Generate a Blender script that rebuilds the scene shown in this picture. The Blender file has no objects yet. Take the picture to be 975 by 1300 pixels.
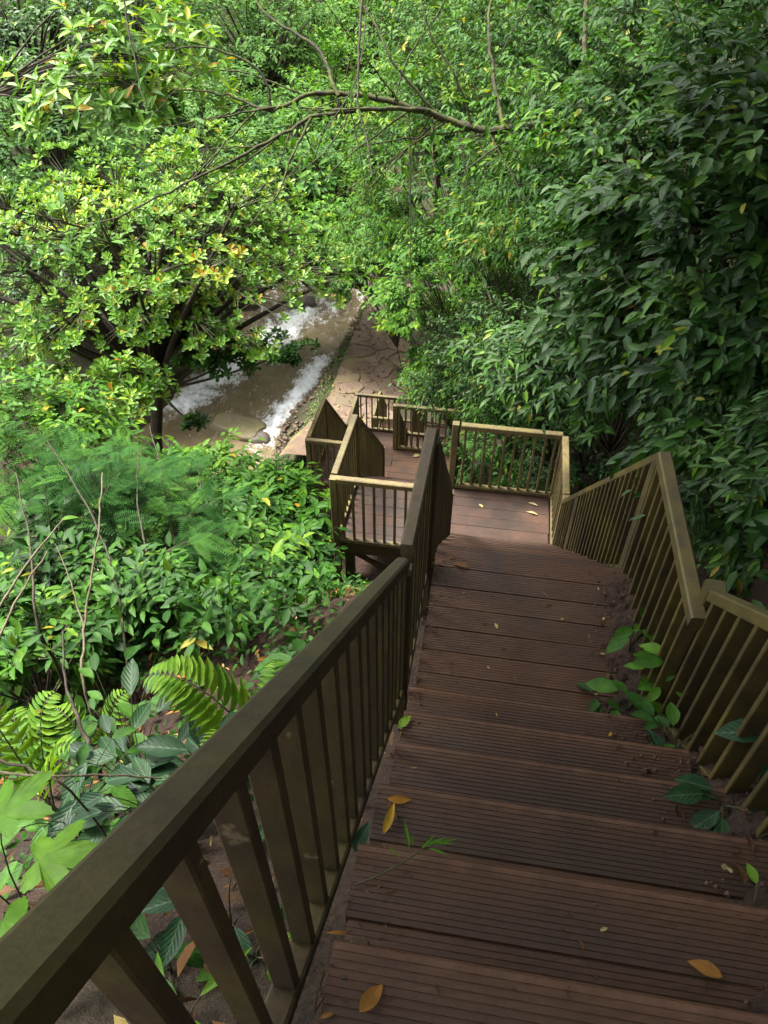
import bpy, math, random
import numpy as np
from mathutils import Matrix, Vector, noise as mnoise

# ------------------------------------------------------------------ camera, sky, sun, exposure
SC = bpy.context.scene
COL = SC.collection
rad = math.radians
cam_d = bpy.data.cameras.new('camera'); cam = bpy.data.objects.new('camera', cam_d); COL.objects.link(cam)
cam.location = (0, 0, 0); cam.rotation_euler = (rad(90-44.6), 0, 0)
cam_d.sensor_fit = 'VERTICAL'; cam_d.sensor_height = 36; cam_d.lens = 36*976/1300
cam_d.clip_start = 0.02; cam_d.clip_end = 2000
SC.camera = cam

SUN_EL, SUN_AZ = 64, -62            # degrees; azimuth from +Y (ahead of the camera) towards +X
w = bpy.data.worlds.new('World'); SC.world = w; w.use_nodes = True
wt = w.node_tree; bg = wt.nodes['Background']
sky = wt.nodes.new('ShaderNodeTexSky'); sky.sky_type = 'NISHITA'; sky.sun_disc = False
sky.sun_elevation = rad(SUN_EL); sky.sun_rotation = rad(SUN_AZ)
sky.air_density = 1.0; sky.dust_density = 4.0; sky.ozone_density = 1.0
hs = wt.nodes.new('ShaderNodeHueSaturation'); hs.inputs['Saturation'].default_value = 0.06
wt.links.new(sky.outputs[0], hs.inputs['Color']); wt.links.new(hs.outputs[0], bg.inputs['Color'])
bg.inputs['Strength'].default_value = 0.12
sd = bpy.data.lights.new('sun', 'SUN'); sun = bpy.data.objects.new('sun', sd); COL.objects.link(sun)
sd.energy = 3.0; sd.angle = rad(16); sd.color = (1, .95, .86)
tosun = Vector((math.sin(rad(SUN_AZ))*math.cos(rad(SUN_EL)), math.cos(rad(SUN_AZ))*math.cos(rad(SUN_EL)), math.sin(rad(SUN_EL))))
sun.rotation_euler = tosun.to_track_quat('Z', 'Y').to_euler()
SC.view_settings.view_transform = 'Standard'; SC.view_settings.look = 'None'
SC.view_settings.exposure = 2.25; SC.view_settings.gamma = 1
SC.render.engine = 'CYCLES'
SC.cycles.max_bounces = 6; SC.cycles.diffuse_bounces = 3; SC.cycles.glossy_bounces = 2
SC.cycles.transmission_bounces = 4; SC.cycles.transparent_max_bounces = 4
SC.cycles.use_denoising = True

random.seed(7)
RNG = np.random.default_rng(11)
A9 = rad(9); CA, SA = math.cos(A9), math.sin(A9)
OX, OY = .12, 1.87                   # where the first flight meets the upper landing, left side
def W(v, u, z): return Vector((OX+v*CA+u*SA, OY-v*SA+u*CA, z))
def LOC(x, y):
    dx, dy = x-OX, y-OY
    return dx*CA-dy*SA, dx*SA+dy*CA

# ------------------------------------------------------------------ materials
def nodes_of(name):
    m = bpy.data.materials.new(name); m.use_nodes = True
    nt = m.node_tree
    return m, nt, nt.nodes['Principled BSDF']
def N(nt, t, **kw):
    n = nt.nodes.new(t)
    for k, v in kw.items():
        if k in n.inputs: n.inputs[k].default_value = v
        else: setattr(n, k, v)
    return n
def ramp(nt, fac, stops):
    r = nt.nodes.new('ShaderNodeValToRGB')
    e = r.color_ramp.elements
    while len(e) < len(stops): e.new(0.5)
    for i, (p, c) in enumerate(stops):
        e[i].position = p; e[i].color = (*c, 1) if len(c) == 3 else c
    nt.links.new(fac, r.inputs['Fac'])
    return r.outputs['Color']
def mix(nt, fac, a, b, mode='MIX'):
    m = nt.nodes.new('ShaderNodeMix'); m.data_type = 'RGBA'; m.blend_type = mode
    for sock, val in ((m.inputs[0], fac), (m.inputs[6], a), (m.inputs[7], b)):
        if hasattr(val, 'links') or hasattr(val, 'is_linked'): nt.links.new(val, sock)
        elif isinstance(val, tuple): sock.default_value = (*val, 1)
        else: sock.default_value = val
    return m.outputs[2]
def wpos(nt, scale=(1, 1, 1), rot=0):
    g = nt.nodes.new('ShaderNodeNewGeometry'); mp = nt.nodes.new('ShaderNodeMapping')
    mp.inputs['Scale'].default_value = scale; mp.inputs['Rotation'].default_value = (0, 0, rot)
    nt.links.new(g.outputs['Position'], mp.inputs['Vector']); return mp.outputs['Vector']
def noise(nt, vec, scale, detail=5, rough=.6):
    n = N(nt, 'ShaderNodeTexNoise', Scale=scale, Detail=detail, Roughness=rough)
    nt.links.new(vec, n.inputs['Vector']); return n.outputs['Fac']
def bump(nt, bsdf, h, strength, dist=.01):
    b = N(nt, 'ShaderNodeBump', Strength=strength, Distance=dist)
    nt.links.new(h, b.inputs['Height']); nt.links.new(b.outputs[0], bsdf.inputs['Normal'])

def leaf_mat(name, stops, rough=.45, trans=.35, vein=(.02, .03, .01), spec=.32):
    m, nt, b = nodes_of(name)
    at = nt.nodes.new('ShaderNodeAttribute'); at.attribute_name = 'tint'
    col = ramp(nt, at.outputs['Fac'], stops)
    tc = nt.nodes.new('ShaderNodeUVMap'); tc.uv_map = 'UV'
    sp = nt.nodes.new('ShaderNodeSeparateXYZ'); nt.links.new(tc.outputs[0], sp.inputs[0])
    # midrib: thin paler line along the middle, side veins as fine relief
    ab = N(nt, 'ShaderNodeMath', operation='ABSOLUTE'); nt.links.new(sp.outputs['Y'], ab.inputs[0])
    lt = N(nt, 'ShaderNodeMath', operation='LESS_THAN'); nt.links.new(ab.outputs[0], lt.inputs[0]); lt.inputs[1].default_value = .035
    mu = N(nt, 'ShaderNodeMath', operation='MULTIPLY'); nt.links.new(lt.outputs[0], mu.inputs[0]); mu.inputs[1].default_value = .5
    pale = mix(nt, 1.0, col, vein, 'ADD')
    nz = noise(nt, wpos(nt), 25, 3)
    col2 = mix(nt, mu.outputs[0], col, pale)
    dirt = ramp(nt, nz, [(.35, (.72, .72, .72)), (.7, (1.12, 1.12, 1.12))])
    col2 = mix(nt, 1.0, col2, dirt, 'MULTIPLY')
    nt.links.new(col2, b.inputs['Base Color'])
    b.inputs['Roughness'].default_value = rough
    b.inputs['Specular IOR Level'].default_value = spec
    # side veins
    ad = N(nt, 'ShaderNodeMath', operation='MULTIPLY_ADD'); nt.links.new(ab.outputs[0], ad.inputs[0]); ad.inputs[1].default_value = -.8
    nt.links.new(sp.outputs['X'], ad.inputs[2])
    sn = N(nt, 'ShaderNodeMath', operation='MULTIPLY'); nt.links.new(ad.outputs[0], sn.inputs[0]); sn.inputs[1].default_value = 44
    si = N(nt, 'ShaderNodeMath', operation='SINE'); nt.links.new(sn.outputs[0], si.inputs[0])
    bump(nt, b, si.outputs[0], .18, .004)
    tr = nt.nodes.new('ShaderNodeBsdfTranslucent')
    tcol = mix(nt, 1.0, col2, (1.5, 1.35, .55), 'MULTIPLY')
    nt.links.new(tcol, tr.inputs['Color'])
    ms = N(nt, 'ShaderNodeMixShader', Fac=trans) if False else nt.nodes.new('ShaderNodeMixShader')
    ms.inputs[0].default_value = trans
    nt.links.new(b.outputs[0], ms.inputs[1]); nt.links.new(tr.outputs[0], ms.inputs[2])
    nt.links.new(ms.outputs[0], nt.nodes['Material Output'].inputs['Surface'])
    return m

M = {}
M['dark'] = leaf_mat('leaf_dark_glossy', [(0, (0.0101, 0.0338, 0.0075)), (0.45, (0.0252, 0.0759, 0.0137)), (0.8, (0.054, 0.1435, 0.0163)), (0.93, (0.1435, 0.2869, 0.0225)), (1, (0.26, 0.2, 0.02))], .4, .22, spec=.3)
M['mid'] = leaf_mat('leaf_mid_green', [(0, (0.0096, 0.0336, 0.006)), (0.45, (0.0264, 0.09, 0.012)), (0.8, (0.066, 0.174, 0.0168)), (0.95, (0.156, 0.264, 0.024)), (1, (0.3, 0.26, 0.03))], .5, .3, spec=.2)
M['bright'] = leaf_mat('leaf_bright_green', [(0, (0.0175, 0.065, 0.0075)), (0.45, (0.0525, 0.1625, 0.0125)), (0.8, (0.1187, 0.2625, 0.0175)), (0.95, (0.2375, 0.35, 0.025)), (1, (0.36, 0.22, 0.025))], .5, .32, spec=.2)
M['ros'] = leaf_mat('leaf_yellow_green', [(0, (0.0252, 0.0868, 0.0112)), (0.4, (0.0728, 0.196, 0.0196)), (0.75, (0.175, 0.329, 0.0336)), (0.95, (0.364, 0.434, 0.049)), (1, (0.4, 0.19, 0.025))], .4, .3, spec=.35)
M['pale'] = leaf_mat('leaf_pale_far', [(0, (0.0234, 0.0715, 0.0182)), (0.5, (0.065, 0.1625, 0.0338)), (0.9, (0.143, 0.26, 0.052)), (1, (0.2, 0.25, 0.06))], .6, .32, spec=.15)
M['feather'] = leaf_mat('leaf_feathery', [(0, (0.0077, 0.0297, 0.0066)), (0.5, (0.022, 0.0792, 0.0143)), (0.9, (0.055, 0.143, 0.0198)), (1, (0.08, 0.18, 0.02))], .7, .25, spec=.1)
M['fern'] = leaf_mat('leaf_fern', [(0, (.035, .11, .010)), (.5, (.095, .225, .018)), (1, (.19, .33, .025))], .5, .35, spec=.2)
M['vein'] = leaf_mat('leaf_pale_veined', [(0, (.007, .027, .012)), (.6, (.018, .055, .02)), (1, (.035, .085, .022))], .45, .2, vein=(.07, .10, .06), spec=.22)
M['dead'] = leaf_mat('leaf_dead', [(0, (.045, .022, .01)), (.45, (.12, .055, .018)), (.7, (.34, .16, .025)), (.85, (.38, .23, .015)), (1, (.34, .28, .13))], .6, .12, spec=.2)

def bark_mat(name, c0, c1, moss=None, mossy=.5):
    m, nt, b = nodes_of(name)
    p = wpos(nt, (1, 1, .4))
    n1 = noise(nt, p, 22, 6)
    col = ramp(nt, n1, [(.3, c0), (.7, c1)])
    if moss:
        n2 = noise(nt, wpos(nt), 7, 4)
        f = ramp(nt, n2, [(mossy-.08, (0, 0, 0)), (mossy+.08, (1, 1, 1))])
        col = mix(nt, f, col, moss)
    nt.links.new(col, b.inputs['Base Color']); b.inputs['Roughness'].default_value = .85
    bump(nt, b, n1, .7, .02); return m
M['bark'] = bark_mat('bark_dark', (.02, .014, .01), (.06, .045, .03), (.05, .06, .02), .6)
M['bark_moss'] = bark_mat('bark_mossy', (.012, .009, .005), (.03, .022, .011), (.055, .06, .010), .5)
M['bark_pale'] = bark_mat('bark_pale', (.07, .055, .032), (.16, .135, .085))
M['twig'] = bark_mat('twig', (.035, .04, .015), (.07, .075, .03))

def rail_mat(name, k0, k1, moss, mlo, mmax):
    m, nt, b = nodes_of(name)
    oi = nt.nodes.new('ShaderNodeObjectInfo')
    n1 = noise(nt, wpos(nt, (1, 1, .35)), 30, 6); n2 = noise(nt, wpos(nt), 3.2, 4); n3 = noise(nt, wpos(nt, (1, 1, .3)), 9, 5)
    col = ramp(nt, n1, [(.25, k0), (.75, k1)])
    f = ramp(nt, n2, [(mlo, (0, 0, 0)), (mlo+.2, (mmax, mmax, mmax))])
    col = mix(nt, f, col, moss)
    f2 = ramp(nt, n3, [(.6, (0, 0, 0)), (.72, (.7, .7, .7))])
    col = mix(nt, f2, col, (.028, .022, .014))
    n4 = noise(nt, wpos(nt), 14, 4)
    f3 = ramp(nt, n4, [(.68, (0, 0, 0)), (.74, (.5, .5, .5))])
    col = mix(nt, f3, col, (.26, .23, .14))
    n6 = noise(nt, wpos(nt, (1, 1, .5)), 140, 4, .7); col = mix(nt, 1.0, col, ramp(nt, n6, [(.3, (.74, .74, .74)), (.7, (1.22, 1.22, 1.2))]), 'MULTIPLY')
    n7 = noise(nt, wpos(nt), 1.6, 6, .7); col = mix(nt, 1.0, col, ramp(nt, n7, [(.35, (.8, .8, .78)), (.65, (1.18, 1.16, 1.12))]), 'MULTIPLY')
    k = ramp(nt, oi.outputs['Random'], [(0, (.78, .78, .78)), (1, (1.2, 1.17, 1.1))])
    col = mix(nt, 1.0, col, k, 'MULTIPLY')
    nt.links.new(col, b.inputs['Base Color']); b.inputs['Roughness'].default_value = .62
    bump(nt, b, n1, .35, .006); return m
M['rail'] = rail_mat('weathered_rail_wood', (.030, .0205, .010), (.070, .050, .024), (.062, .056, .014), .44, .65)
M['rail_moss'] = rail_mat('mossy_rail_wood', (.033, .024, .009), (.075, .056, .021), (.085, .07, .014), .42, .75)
M['rail_mid'] = rail_mat('lit_rail_wood', (.066, .049, .022), (.15, .118, .055), (.13, .115, .03), .46, .6)  # paler wood for the far rails, with the light on them painted in

def deck_mat(name, base0, base1, stain=.55, nose=0, grime=0, front_shade=0):
    m, nt, b = nodes_of(name)
    oi = nt.nodes.new('ShaderNodeObjectInfo')
    n1 = noise(nt, wpos(nt, (1, 9, 1), -A9 if False else A9), 12, 6)
    n2 = noise(nt, wpos(nt), 2.3, 5); n3 = noise(nt, wpos(nt), 45, 4, .75)
    col = ramp(nt, n1, [(.28, base0), (.72, base1)])
    f = ramp(nt, n2, [(stain-.07, (0, 0, 0)), (stain+.1, (.8, .8, .8))])
    col = mix(nt, f, col, (.022, .016, .012))
    f2 = ramp(nt, n3, [(.56, (0, 0, 0)), (.72, (.55, .55, .55))])
    col = mix(nt, f2, col, (.036, .022, .013))
    n5 = noise(nt, wpos(nt), 6, 5); f4 = ramp(nt, n5, [(.62, (0, 0, 0)), (.8, (.35, .35, .35))])
    col = mix(nt, f4, col, (.04, .036, .014))
    k = ramp(nt, oi.outputs['Random'], [(0, (.74, .74, .75)), (1, (1.2, 1.16, 1.12))])
    col = mix(nt, 1.0, col, k, 'MULTIPLY')
    n8 = noise(nt, wpos(nt), 170, 3, .8); fs8 = ramp(nt, n8, [(.64, (0, 0, 0)), (.74, (.6, .6, .6))]); col = mix(nt, fs8, col, (.13, .085, .05))
    n10 = noise(nt, wpos(nt), 1.3, 6, .75); col = mix(nt, 1.0, col, ramp(nt, n10, [(.3, (.7, .7, .72)), (.7, (1.25, 1.22, 1.18))]), 'MULTIPLY')
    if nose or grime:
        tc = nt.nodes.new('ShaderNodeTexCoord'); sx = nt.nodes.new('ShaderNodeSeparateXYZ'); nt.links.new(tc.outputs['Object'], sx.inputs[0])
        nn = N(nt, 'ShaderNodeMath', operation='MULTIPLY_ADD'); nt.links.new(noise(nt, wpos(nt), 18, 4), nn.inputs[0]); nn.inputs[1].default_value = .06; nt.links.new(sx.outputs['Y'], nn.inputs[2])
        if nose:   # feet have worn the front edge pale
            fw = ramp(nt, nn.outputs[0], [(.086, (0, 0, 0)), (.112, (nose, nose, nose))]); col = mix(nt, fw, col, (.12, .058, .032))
        if front_shade: fg = ramp(nt, nn.outputs[0], [(.0, (front_shade, front_shade, front_shade)), (.085, (0, 0, 0))]); col = mix(nt, fg, col, (.017, .009, .0055))  # shade of the step above, painted over the rear of the front board
        if grime:  # painted shade, with some mud, in the corner under the next step
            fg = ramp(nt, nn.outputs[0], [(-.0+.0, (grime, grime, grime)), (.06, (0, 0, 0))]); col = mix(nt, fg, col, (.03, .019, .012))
    nt.links.new(col, b.inputs['Base Color'])
    rr = ramp(nt, n2, [(.35, (.72, .72, .72)), (.65, (.5, .5, .5))]); nt.links.new(rr, b.inputs['Roughness'])
    bump(nt, b, n3, .5, .004); return m
M['deck'] = deck_mat('brown_grooved_deck', (.036, .0140, .0045), (.07, .030, .0100), .6)
M['deck_nose'] = deck_mat('worn_shaded_front_deck', (.036, .0140, .0045), (.07, .030, .0100), .6, nose=.6, front_shade=.45)
M['deck_back'] = deck_mat('shaded_back_deck', (.03, .0120, .0040), (.056, .0242, .0082), .58, grime=.8)  # darker copy of the deck, with the shade behind each tread in its colour
M['deck_pale'] = deck_mat('lit_pink_deck', (.050, .0235, .0145), (.085, .044, .0285), .49)  # paler, pinker deck copy: daylight on the middle landing put into the colour

def soil_mat():
    m, nt, b = nodes_of('forest_soil')
    n1 = noise(nt, wpos(nt), 5, 8, .7); n2 = noise(nt, wpos(nt), .55, 5); n3 = noise(nt, wpos(nt), 38, 5, .7)
    col = ramp(nt, n1, [(.3, (.016, .007, .004)), (.5, (.042, .0185, .0095)), (.75, (.085, .04, .021))])
    sz = nt.nodes.new('ShaderNodeSeparateXYZ'); gg = nt.nodes.new('ShaderNodeNewGeometry'); nt.links.new(gg.outputs['Position'], sz.inputs[0])
    md = N(nt, 'ShaderNodeMath', operation='MULTIPLY_ADD'); nt.links.new(sz.outputs['Y'], md.inputs[0]); md.inputs[1].default_value = .02; nt.links.new(n2, md.inputs[2])
    f = ramp(nt, md.outputs[0], [(.66, (0, 0, 0)), (.8, (.7, .7, .7))])
    g = ramp(nt, n3, [(.3, (.02, .035, .012)), (.7, (.05, .08, .025))])
    col = mix(nt, f, col, g)
    col = mix(nt, .25, col, ramp(nt, n3, [(.35, (.01, .006, .004)), (.65, (.12, .065, .036))]))
    nt.links.new(col, b.inputs['Base Color']); b.inputs['Roughness'].default_value = .9
    ad = N(nt, 'ShaderNodeMath', operation='ADD'); nt.links.new(n1, ad.inputs[0]); nt.links.new(n3, ad.inputs[1])
    bump(nt, b, ad.outputs[0], 1.0, .06); return m
M['soil'] = soil_mat()
M['screw'] = bark_mat('rusty_screw', (.02, .016, .013), (.06, .045, .035))
M['clod'] = bark_mat('soil_crumb', (.05, .026, .015), (.11, .058, .034))

def rock_mat(name, c0, c1, moss, lo):
    m, nt, b = nodes_of(name)
    n1 = noise(nt, wpos(nt), 4, 8, .65); n2 = noise(nt, wpos(nt), 1.7, 4); n3 = noise(nt, wpos(nt), 28, 4)
    col = ramp(nt, n1, [(.3, c0), (.7, c1)])
    f = ramp(nt, n2, [(lo, (0, 0, 0)), (lo+.15, (1, 1, 1))]); col = mix(nt, f, col, moss)
    col = mix(nt, .22, col, ramp(nt, n3, [(.3, (.03, .02, .015)), (.7, (.4, .3, .22))]))
    oi = nt.nodes.new('ShaderNodeObjectInfo')
    col = mix(nt, 1.0, col, ramp(nt, oi.outputs['Random'], [(0, (.8, .78, .77)), (1, (1.18, 1.12, 1.08))]), 'MULTIPLY')
    nt.links.new(col, b.inputs['Base Color']); b.inputs['Roughness'].default_value = .7
    bump(nt, b, n1, .7, .05); return m
M['slab'] = rock_mat('red_brown_slab', (.062, .040, .025), (.125, .084, .054), (.10, .082, .03), .5)
M['path'] = rock_mat('red_earth', (.05, .030, .017), (.105, .065, .038), (.12, .10, .03), .5)
M['rock'] = rock_mat('wet_rock', (.02, .02, .02), (.07, .07, .065), (.05, .055, .03), .6)
M['boulder'] = rock_mat('mossy_boulder', (.09, .08, .045), (.17, .15, .085), (.13, .13, .035), .5)

def water_mat():
    m, nt, b = nodes_of('muddy_water')
    at = nt.nodes.new('ShaderNodeAttribute'); at.attribute_name = 'foam'
    n1 = noise(nt, wpos(nt, (1, .6, 1), .15), 4.5, 8, .72); n2 = noise(nt, wpos(nt, (1, .5, 1), .15), 2.2, 3)
    s = N(nt, 'ShaderNodeMath', operation='ADD'); nt.links.new(at.outputs['Fac'], s.inputs[0]); nt.links.new(n1, s.inputs[1])
    n9 = noise(nt, wpos(nt, (1, .45, 1), .15), 16, 5, .7); s2 = N(nt, 'ShaderNodeMath', operation='MULTIPLY_ADD'); nt.links.new(n9, s2.inputs[0]); s2.inputs[1].default_value = .8; nt.links.new(s.outputs[0], s2.inputs[2])
    f = ramp(nt, s2.outputs[0], [(.52+.5, (0, 0, 0)), (.78+.5, (1, 1, 1))] if False else [(.98, (0, 0, 0)), (1.0, (.12, .12, .12))])
    sub = N(nt, 'ShaderNodeMath', operation='SUBTRACT'); nt.links.new(s2.outputs[0], sub.inputs[0]); sub.inputs[1].default_value = .62
    f = ramp(nt, sub.outputs[0], [(.42, (0, 0, 0)), (.56, (.45, .45, .45)), (.78, (1, 1, 1))])
    mud = ramp(nt, n2, [(.3, (.105, .082, .045)), (.7, (.16, .124, .072))])
    col = mix(nt, f, mud, (.74, .76, .78))
    nt.links.new(col, b.inputs['Base Color'])
    rr = ramp(nt, f, [(0, (.08, .08, .08)), (1, (.6, .6, .6))]); nt.links.new(rr, b.inputs['Roughness'])
    b.inputs['IOR'].default_value = 1.33
    bump(nt, b, n9, .55, .05); return m
M['water'] = water_mat()
def plain(name, c, r=.6):
    m, nt, b = nodes_of(name); n1 = noise(nt, wpos(nt), 60, 3)
    nt.links.new(ramp(nt, n1, [(.3, tuple(x*.8 for x in c)), (.7, tuple(min(1, x*1.1) for x in c))]), b.inputs['Base Color'])
    b.inputs['Roughness'].default_value = r; return m
M['petal'] = plain('white_petal', (.75, .68, .66))

# ------------------------------------------------------------------ object helpers
def link(o, parent=None):
    COL.objects.link(o)
    if parent is not None: o.parent = parent
    return o
def tag(o, label=None, cat=None, group=None, kind=None):
    for k, v in (('label', label), ('category', cat), ('group', group), ('kind', kind)):
        if v: o[k] = v
    return o
def thing(name, loc, label, cat, group=None, rot=0):
    o = bpy.data.objects.new(name, None); o.empty_display_size = .1
    o.location = loc; o.rotation_euler = (0, 0, rot)
    link(o); return tag(o, label, cat, group)
def pymesh(name, verts, faces, mat, smooth=False):
    me = bpy.data.meshes.new(name); me.from_pydata([tuple(v) for v in verts], [], faces)
    me.materials.append(mat)
    if smooth: me.polygons.foreach_set('use_smooth', [True]*len(me.polygons))
    me.update(); return me
def obj(name, me, parent=None, loc=(0, 0, 0)):
    o = bpy.data.objects.new(name, me); o.location = loc
    return link(o, parent)
def npmesh(name, co, loops, starts, mat, smooth=True, tint=None, uv=None, attr='tint'):
    me = bpy.data.meshes.new(name)
    me.vertices.add(len(co)); me.vertices.foreach_set('co', np.asarray(co, np.float32).ravel())
    me.loops.add(len(loops)); me.loops.foreach_set('vertex_index', np.asarray(loops, np.int32))
    me.polygons.add(len(starts)); me.polygons.foreach_set('loop_start', np.asarray(starts, np.int32))
    me.update(calc_edges=True)
    if smooth: me.polygons.foreach_set('use_smooth', np.ones(len(starts), bool))
    if tint is not None:
        a = me.attributes.new(attr, 'FLOAT', 'POINT'); a.data.foreach_set('value', np.asarray(tint, np.float32))
    if uv is not None:
        l = me.uv_layers.new(name='UV'); l.data.foreach_set('uv', np.asarray(uv, np.float32).ravel())
    me.materials.append(mat); me.update(); return me

# ------------------------------------------------------------------ terrain
def interp(x, xs, ys): return np.interp(x, xs, ys)
BU = [-60, -12, -4, -3, 0, .15, 1.1, 3.5, 4.6, 6.95, 7.95, 9.65, 10.7, 12.6, 13.7, 14.6, 24, 60, 130]
BZ = [3, 2, .3, -.45, -3.38, -3.5, -3.6, -6.45, -6.75, -9.0, -9.25, -10.9, -11.1, -12.75, -12.95, -13.25, -13.3, -11.5, -9]
RZ = -13.85                          # water level
def river_c(u): return -7.15 + .17*(u-16) - .012*np.minimum(u-13, 0)**2 + .02*np.maximum(u-24, 0)**1.5
def river_h(u): return 1.95 + .15*np.sin(u*.7) + .08*np.sin(u*1.9+1)
def ground_z(v, u):
    v = np.asarray(v, float); u = np.asarray(u, float)
    B = interp(u, BU, BZ)
    ve = interp(u, [-5, 4.6, 7, 10, 16, 24], [.85, 1.0, .25, .15, -1.9, -2.6])
    le = interp(u, [-5, 3, 4, 6.5, 7.5, 12, 14, 16, 22], [-.15, -.3, -1.3, -1.4, -2.5, -2.8, -4.2, -4.6, -4.2])
    # right: a steep wall of hill
    d = np.maximum(v-ve, 0)
    k0 = interp(u, [-5, 1, 5, 9, 20], [1.25, 1.3, 1.35, 1.55, 1.7])
    right = np.where(d < .35, d*1.1, .385+(d-.35)*k0)
    right = np.where(right > 9, 9+(right-9)*.35, right)
    hi = B + right
    # left: slope to the river
    e = np.maximum(le-v, 0)
    rc, rh = river_c(u), river_h(u)
    bank = np.maximum(le-(rc+rh), .3)
    tt = np.clip(e/bank, 0, 1)
    left = B + (RZ-.05-B)*(tt**.92)
    gen = B-.4*np.minimum(e, 2.8); t2 = np.clip((e-2.8)/np.maximum(bank-2.8, .3), 0, 1)
    wg = np.clip((4.5-u)/2.5, 0, 1)
    left = left*(1-wg)+(gen+(RZ-.05-gen)*t2)*wg
    inr = np.clip((rc+rh+.15-v)/.5, 0, 1)*np.clip((v-(rc-rh-.15))/.5, 0, 1)
    left = np.where(v < rc+rh, RZ-.05, left) - inr*.55
    far = np.maximum((rc-rh)-v, 0)
    fb = np.where(far < .6, far*.7, .42+(far-.6)*.62)
    fb = np.where(fb > 16, 16+(fb-16)*.2, fb)
    left = left + fb
    z = np.where(v > ve, hi, np.where(v < le, left, B))
    # valley closes far ahead
    z = z + np.maximum(u-34, 0)*.38*np.clip(1-np.maximum(u-80, 0)/80, .2, 1)*np.clip(np.abs(v-rc)/10+.35, 0, 1)
    return z
def gz(x, y):
    v, u = LOC(x, y); return float(ground_z(v, u))
def lumps(x, y):
    return np.array([mnoise.noise(Vector((a*.9, b*.9, 3.1)))*.10 + mnoise.noise(Vector((a*3.1, b*3.1, 1.7)))*.045 for a, b in zip(x, y)])
us = np.concatenate([np.linspace(-70, -6, 16)[:-1], np.linspace(-6, 26, 130)[:-1], np.linspace(26, 60, 26)[:-1], np.linspace(60, 260, 22)])
vs = np.concatenate([np.linspace(-200, -24, 18)[:-1], np.linspace(-24, -12, 20)[:-1], np.linspace(-12, 7, 96)[:-1], np.linspace(7, 20, 16)[:-1], np.linspace(20, 200, 16)])
VV, UU = np.meshgrid(vs, us)
ZZ = ground_z(VV, UU)
XX = OX+VV*CA+UU*SA; YY = OY-VV*SA+UU*CA
lm = lumps(XX.ravel(), YY.ravel())
onpath = ((VV > -1.2) & (VV < .9) & (UU < 5)) | ((VV > -2.4) & (VV < .1) & (UU > 4) & (UU < 14))
ZZ = ZZ.ravel() + np.where(onpath.ravel(), -.03+.3*lm, lm)
nv_, nu_ = len(vs), len(us)
ii, jj = np.meshgrid(np.arange(nu_-1), np.arange(nv_-1), indexing='ij')
q = np.stack([ii*nv_+jj, ii*nv_+jj+1, (ii+1)*nv_+jj+1, (ii+1)*nv_+jj], -1).reshape(-1, 4)
me = npmesh('ground', np.stack([XX.ravel(), YY.ravel(), ZZ], 1), q.ravel(), np.arange(len(q))*4, M['soil'])
ground = tag(obj('ground', me), kind='structure')

# river: rippled sheet with white water where it tumbles
ru = np.concatenate([np.linspace(4, 12, 24)[:-1], np.linspace(12, 27, 260)[:-1], np.linspace(27, 46, 50)]); rt = np.linspace(-1, 1, 70)
RT, RU = np.meshgrid(rt, ru)
RV = river_c(RU)+RT*(river_h(RU)+.35)
rx = OX+RV*CA+RU*SA; ry = OY-RV*SA+RU*CA
def n2(a, b, s, o): return np.array([mnoise.noise(Vector((x*s, y*s, o))) for x, y in zip(a.ravel(), b.ravel())]).reshape(a.shape)
nA, nB = n2(rx, ry, 1.1, 0), n2(rx, ry, 3.2, 5)
edgeR = np.exp(-((RT-.72+.06*nA)/.17)**2)*np.clip((RU-13.4)/1.8, 0, 1)*np.clip((19.4-RU)/1.2, 0, 1)
diag = np.exp(-((RT+.45-.13*(RU-17.5)+.2*nA)/.3)**2)*np.clip((RU-14.6)/1, 0, 1)*np.clip((22-RU)/1.5, 0, 1)
up = np.clip((RU-20.3)/1.2, 0, 1)*np.clip((27-RU)/2, 0, 1)*(.25+.5*np.clip(nA+nB, -.3, 1))
nC = n2(rx, ry, 9.0, 2)
foam = np.clip(edgeR*(.5+.1*nA) + diag*.5 + up*.42 + .12*nB + .08*nC, 0, .6)
slope = np.maximum(RU-19, 0)*.05
rz = RZ + slope + .02*nB + .015*nA + foam*(.05+.12*nB+.08*nC) + np.clip((RU-19.5)/2, 0, 1)*(.09*nB+.04*nC) + .006*nC
qn = len(rt); i2, j2 = np.meshgrid(np.arange(len(ru)-1), np.arange(qn-1), indexing='ij')
q = np.stack([i2*qn+j2, i2*qn+j2+1, (i2+1)*qn+j2+1, (i2+1)*qn+j2], -1).reshape(-1, 4)
me = npmesh('river', np.stack([rx.ravel(), ry.ravel(), rz.ravel()], 1), q.ravel(), np.arange(len(q))*4, M['water'], tint=foam.ravel(), attr='foam')
river = tag(obj('river', me), kind='structure')

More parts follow.
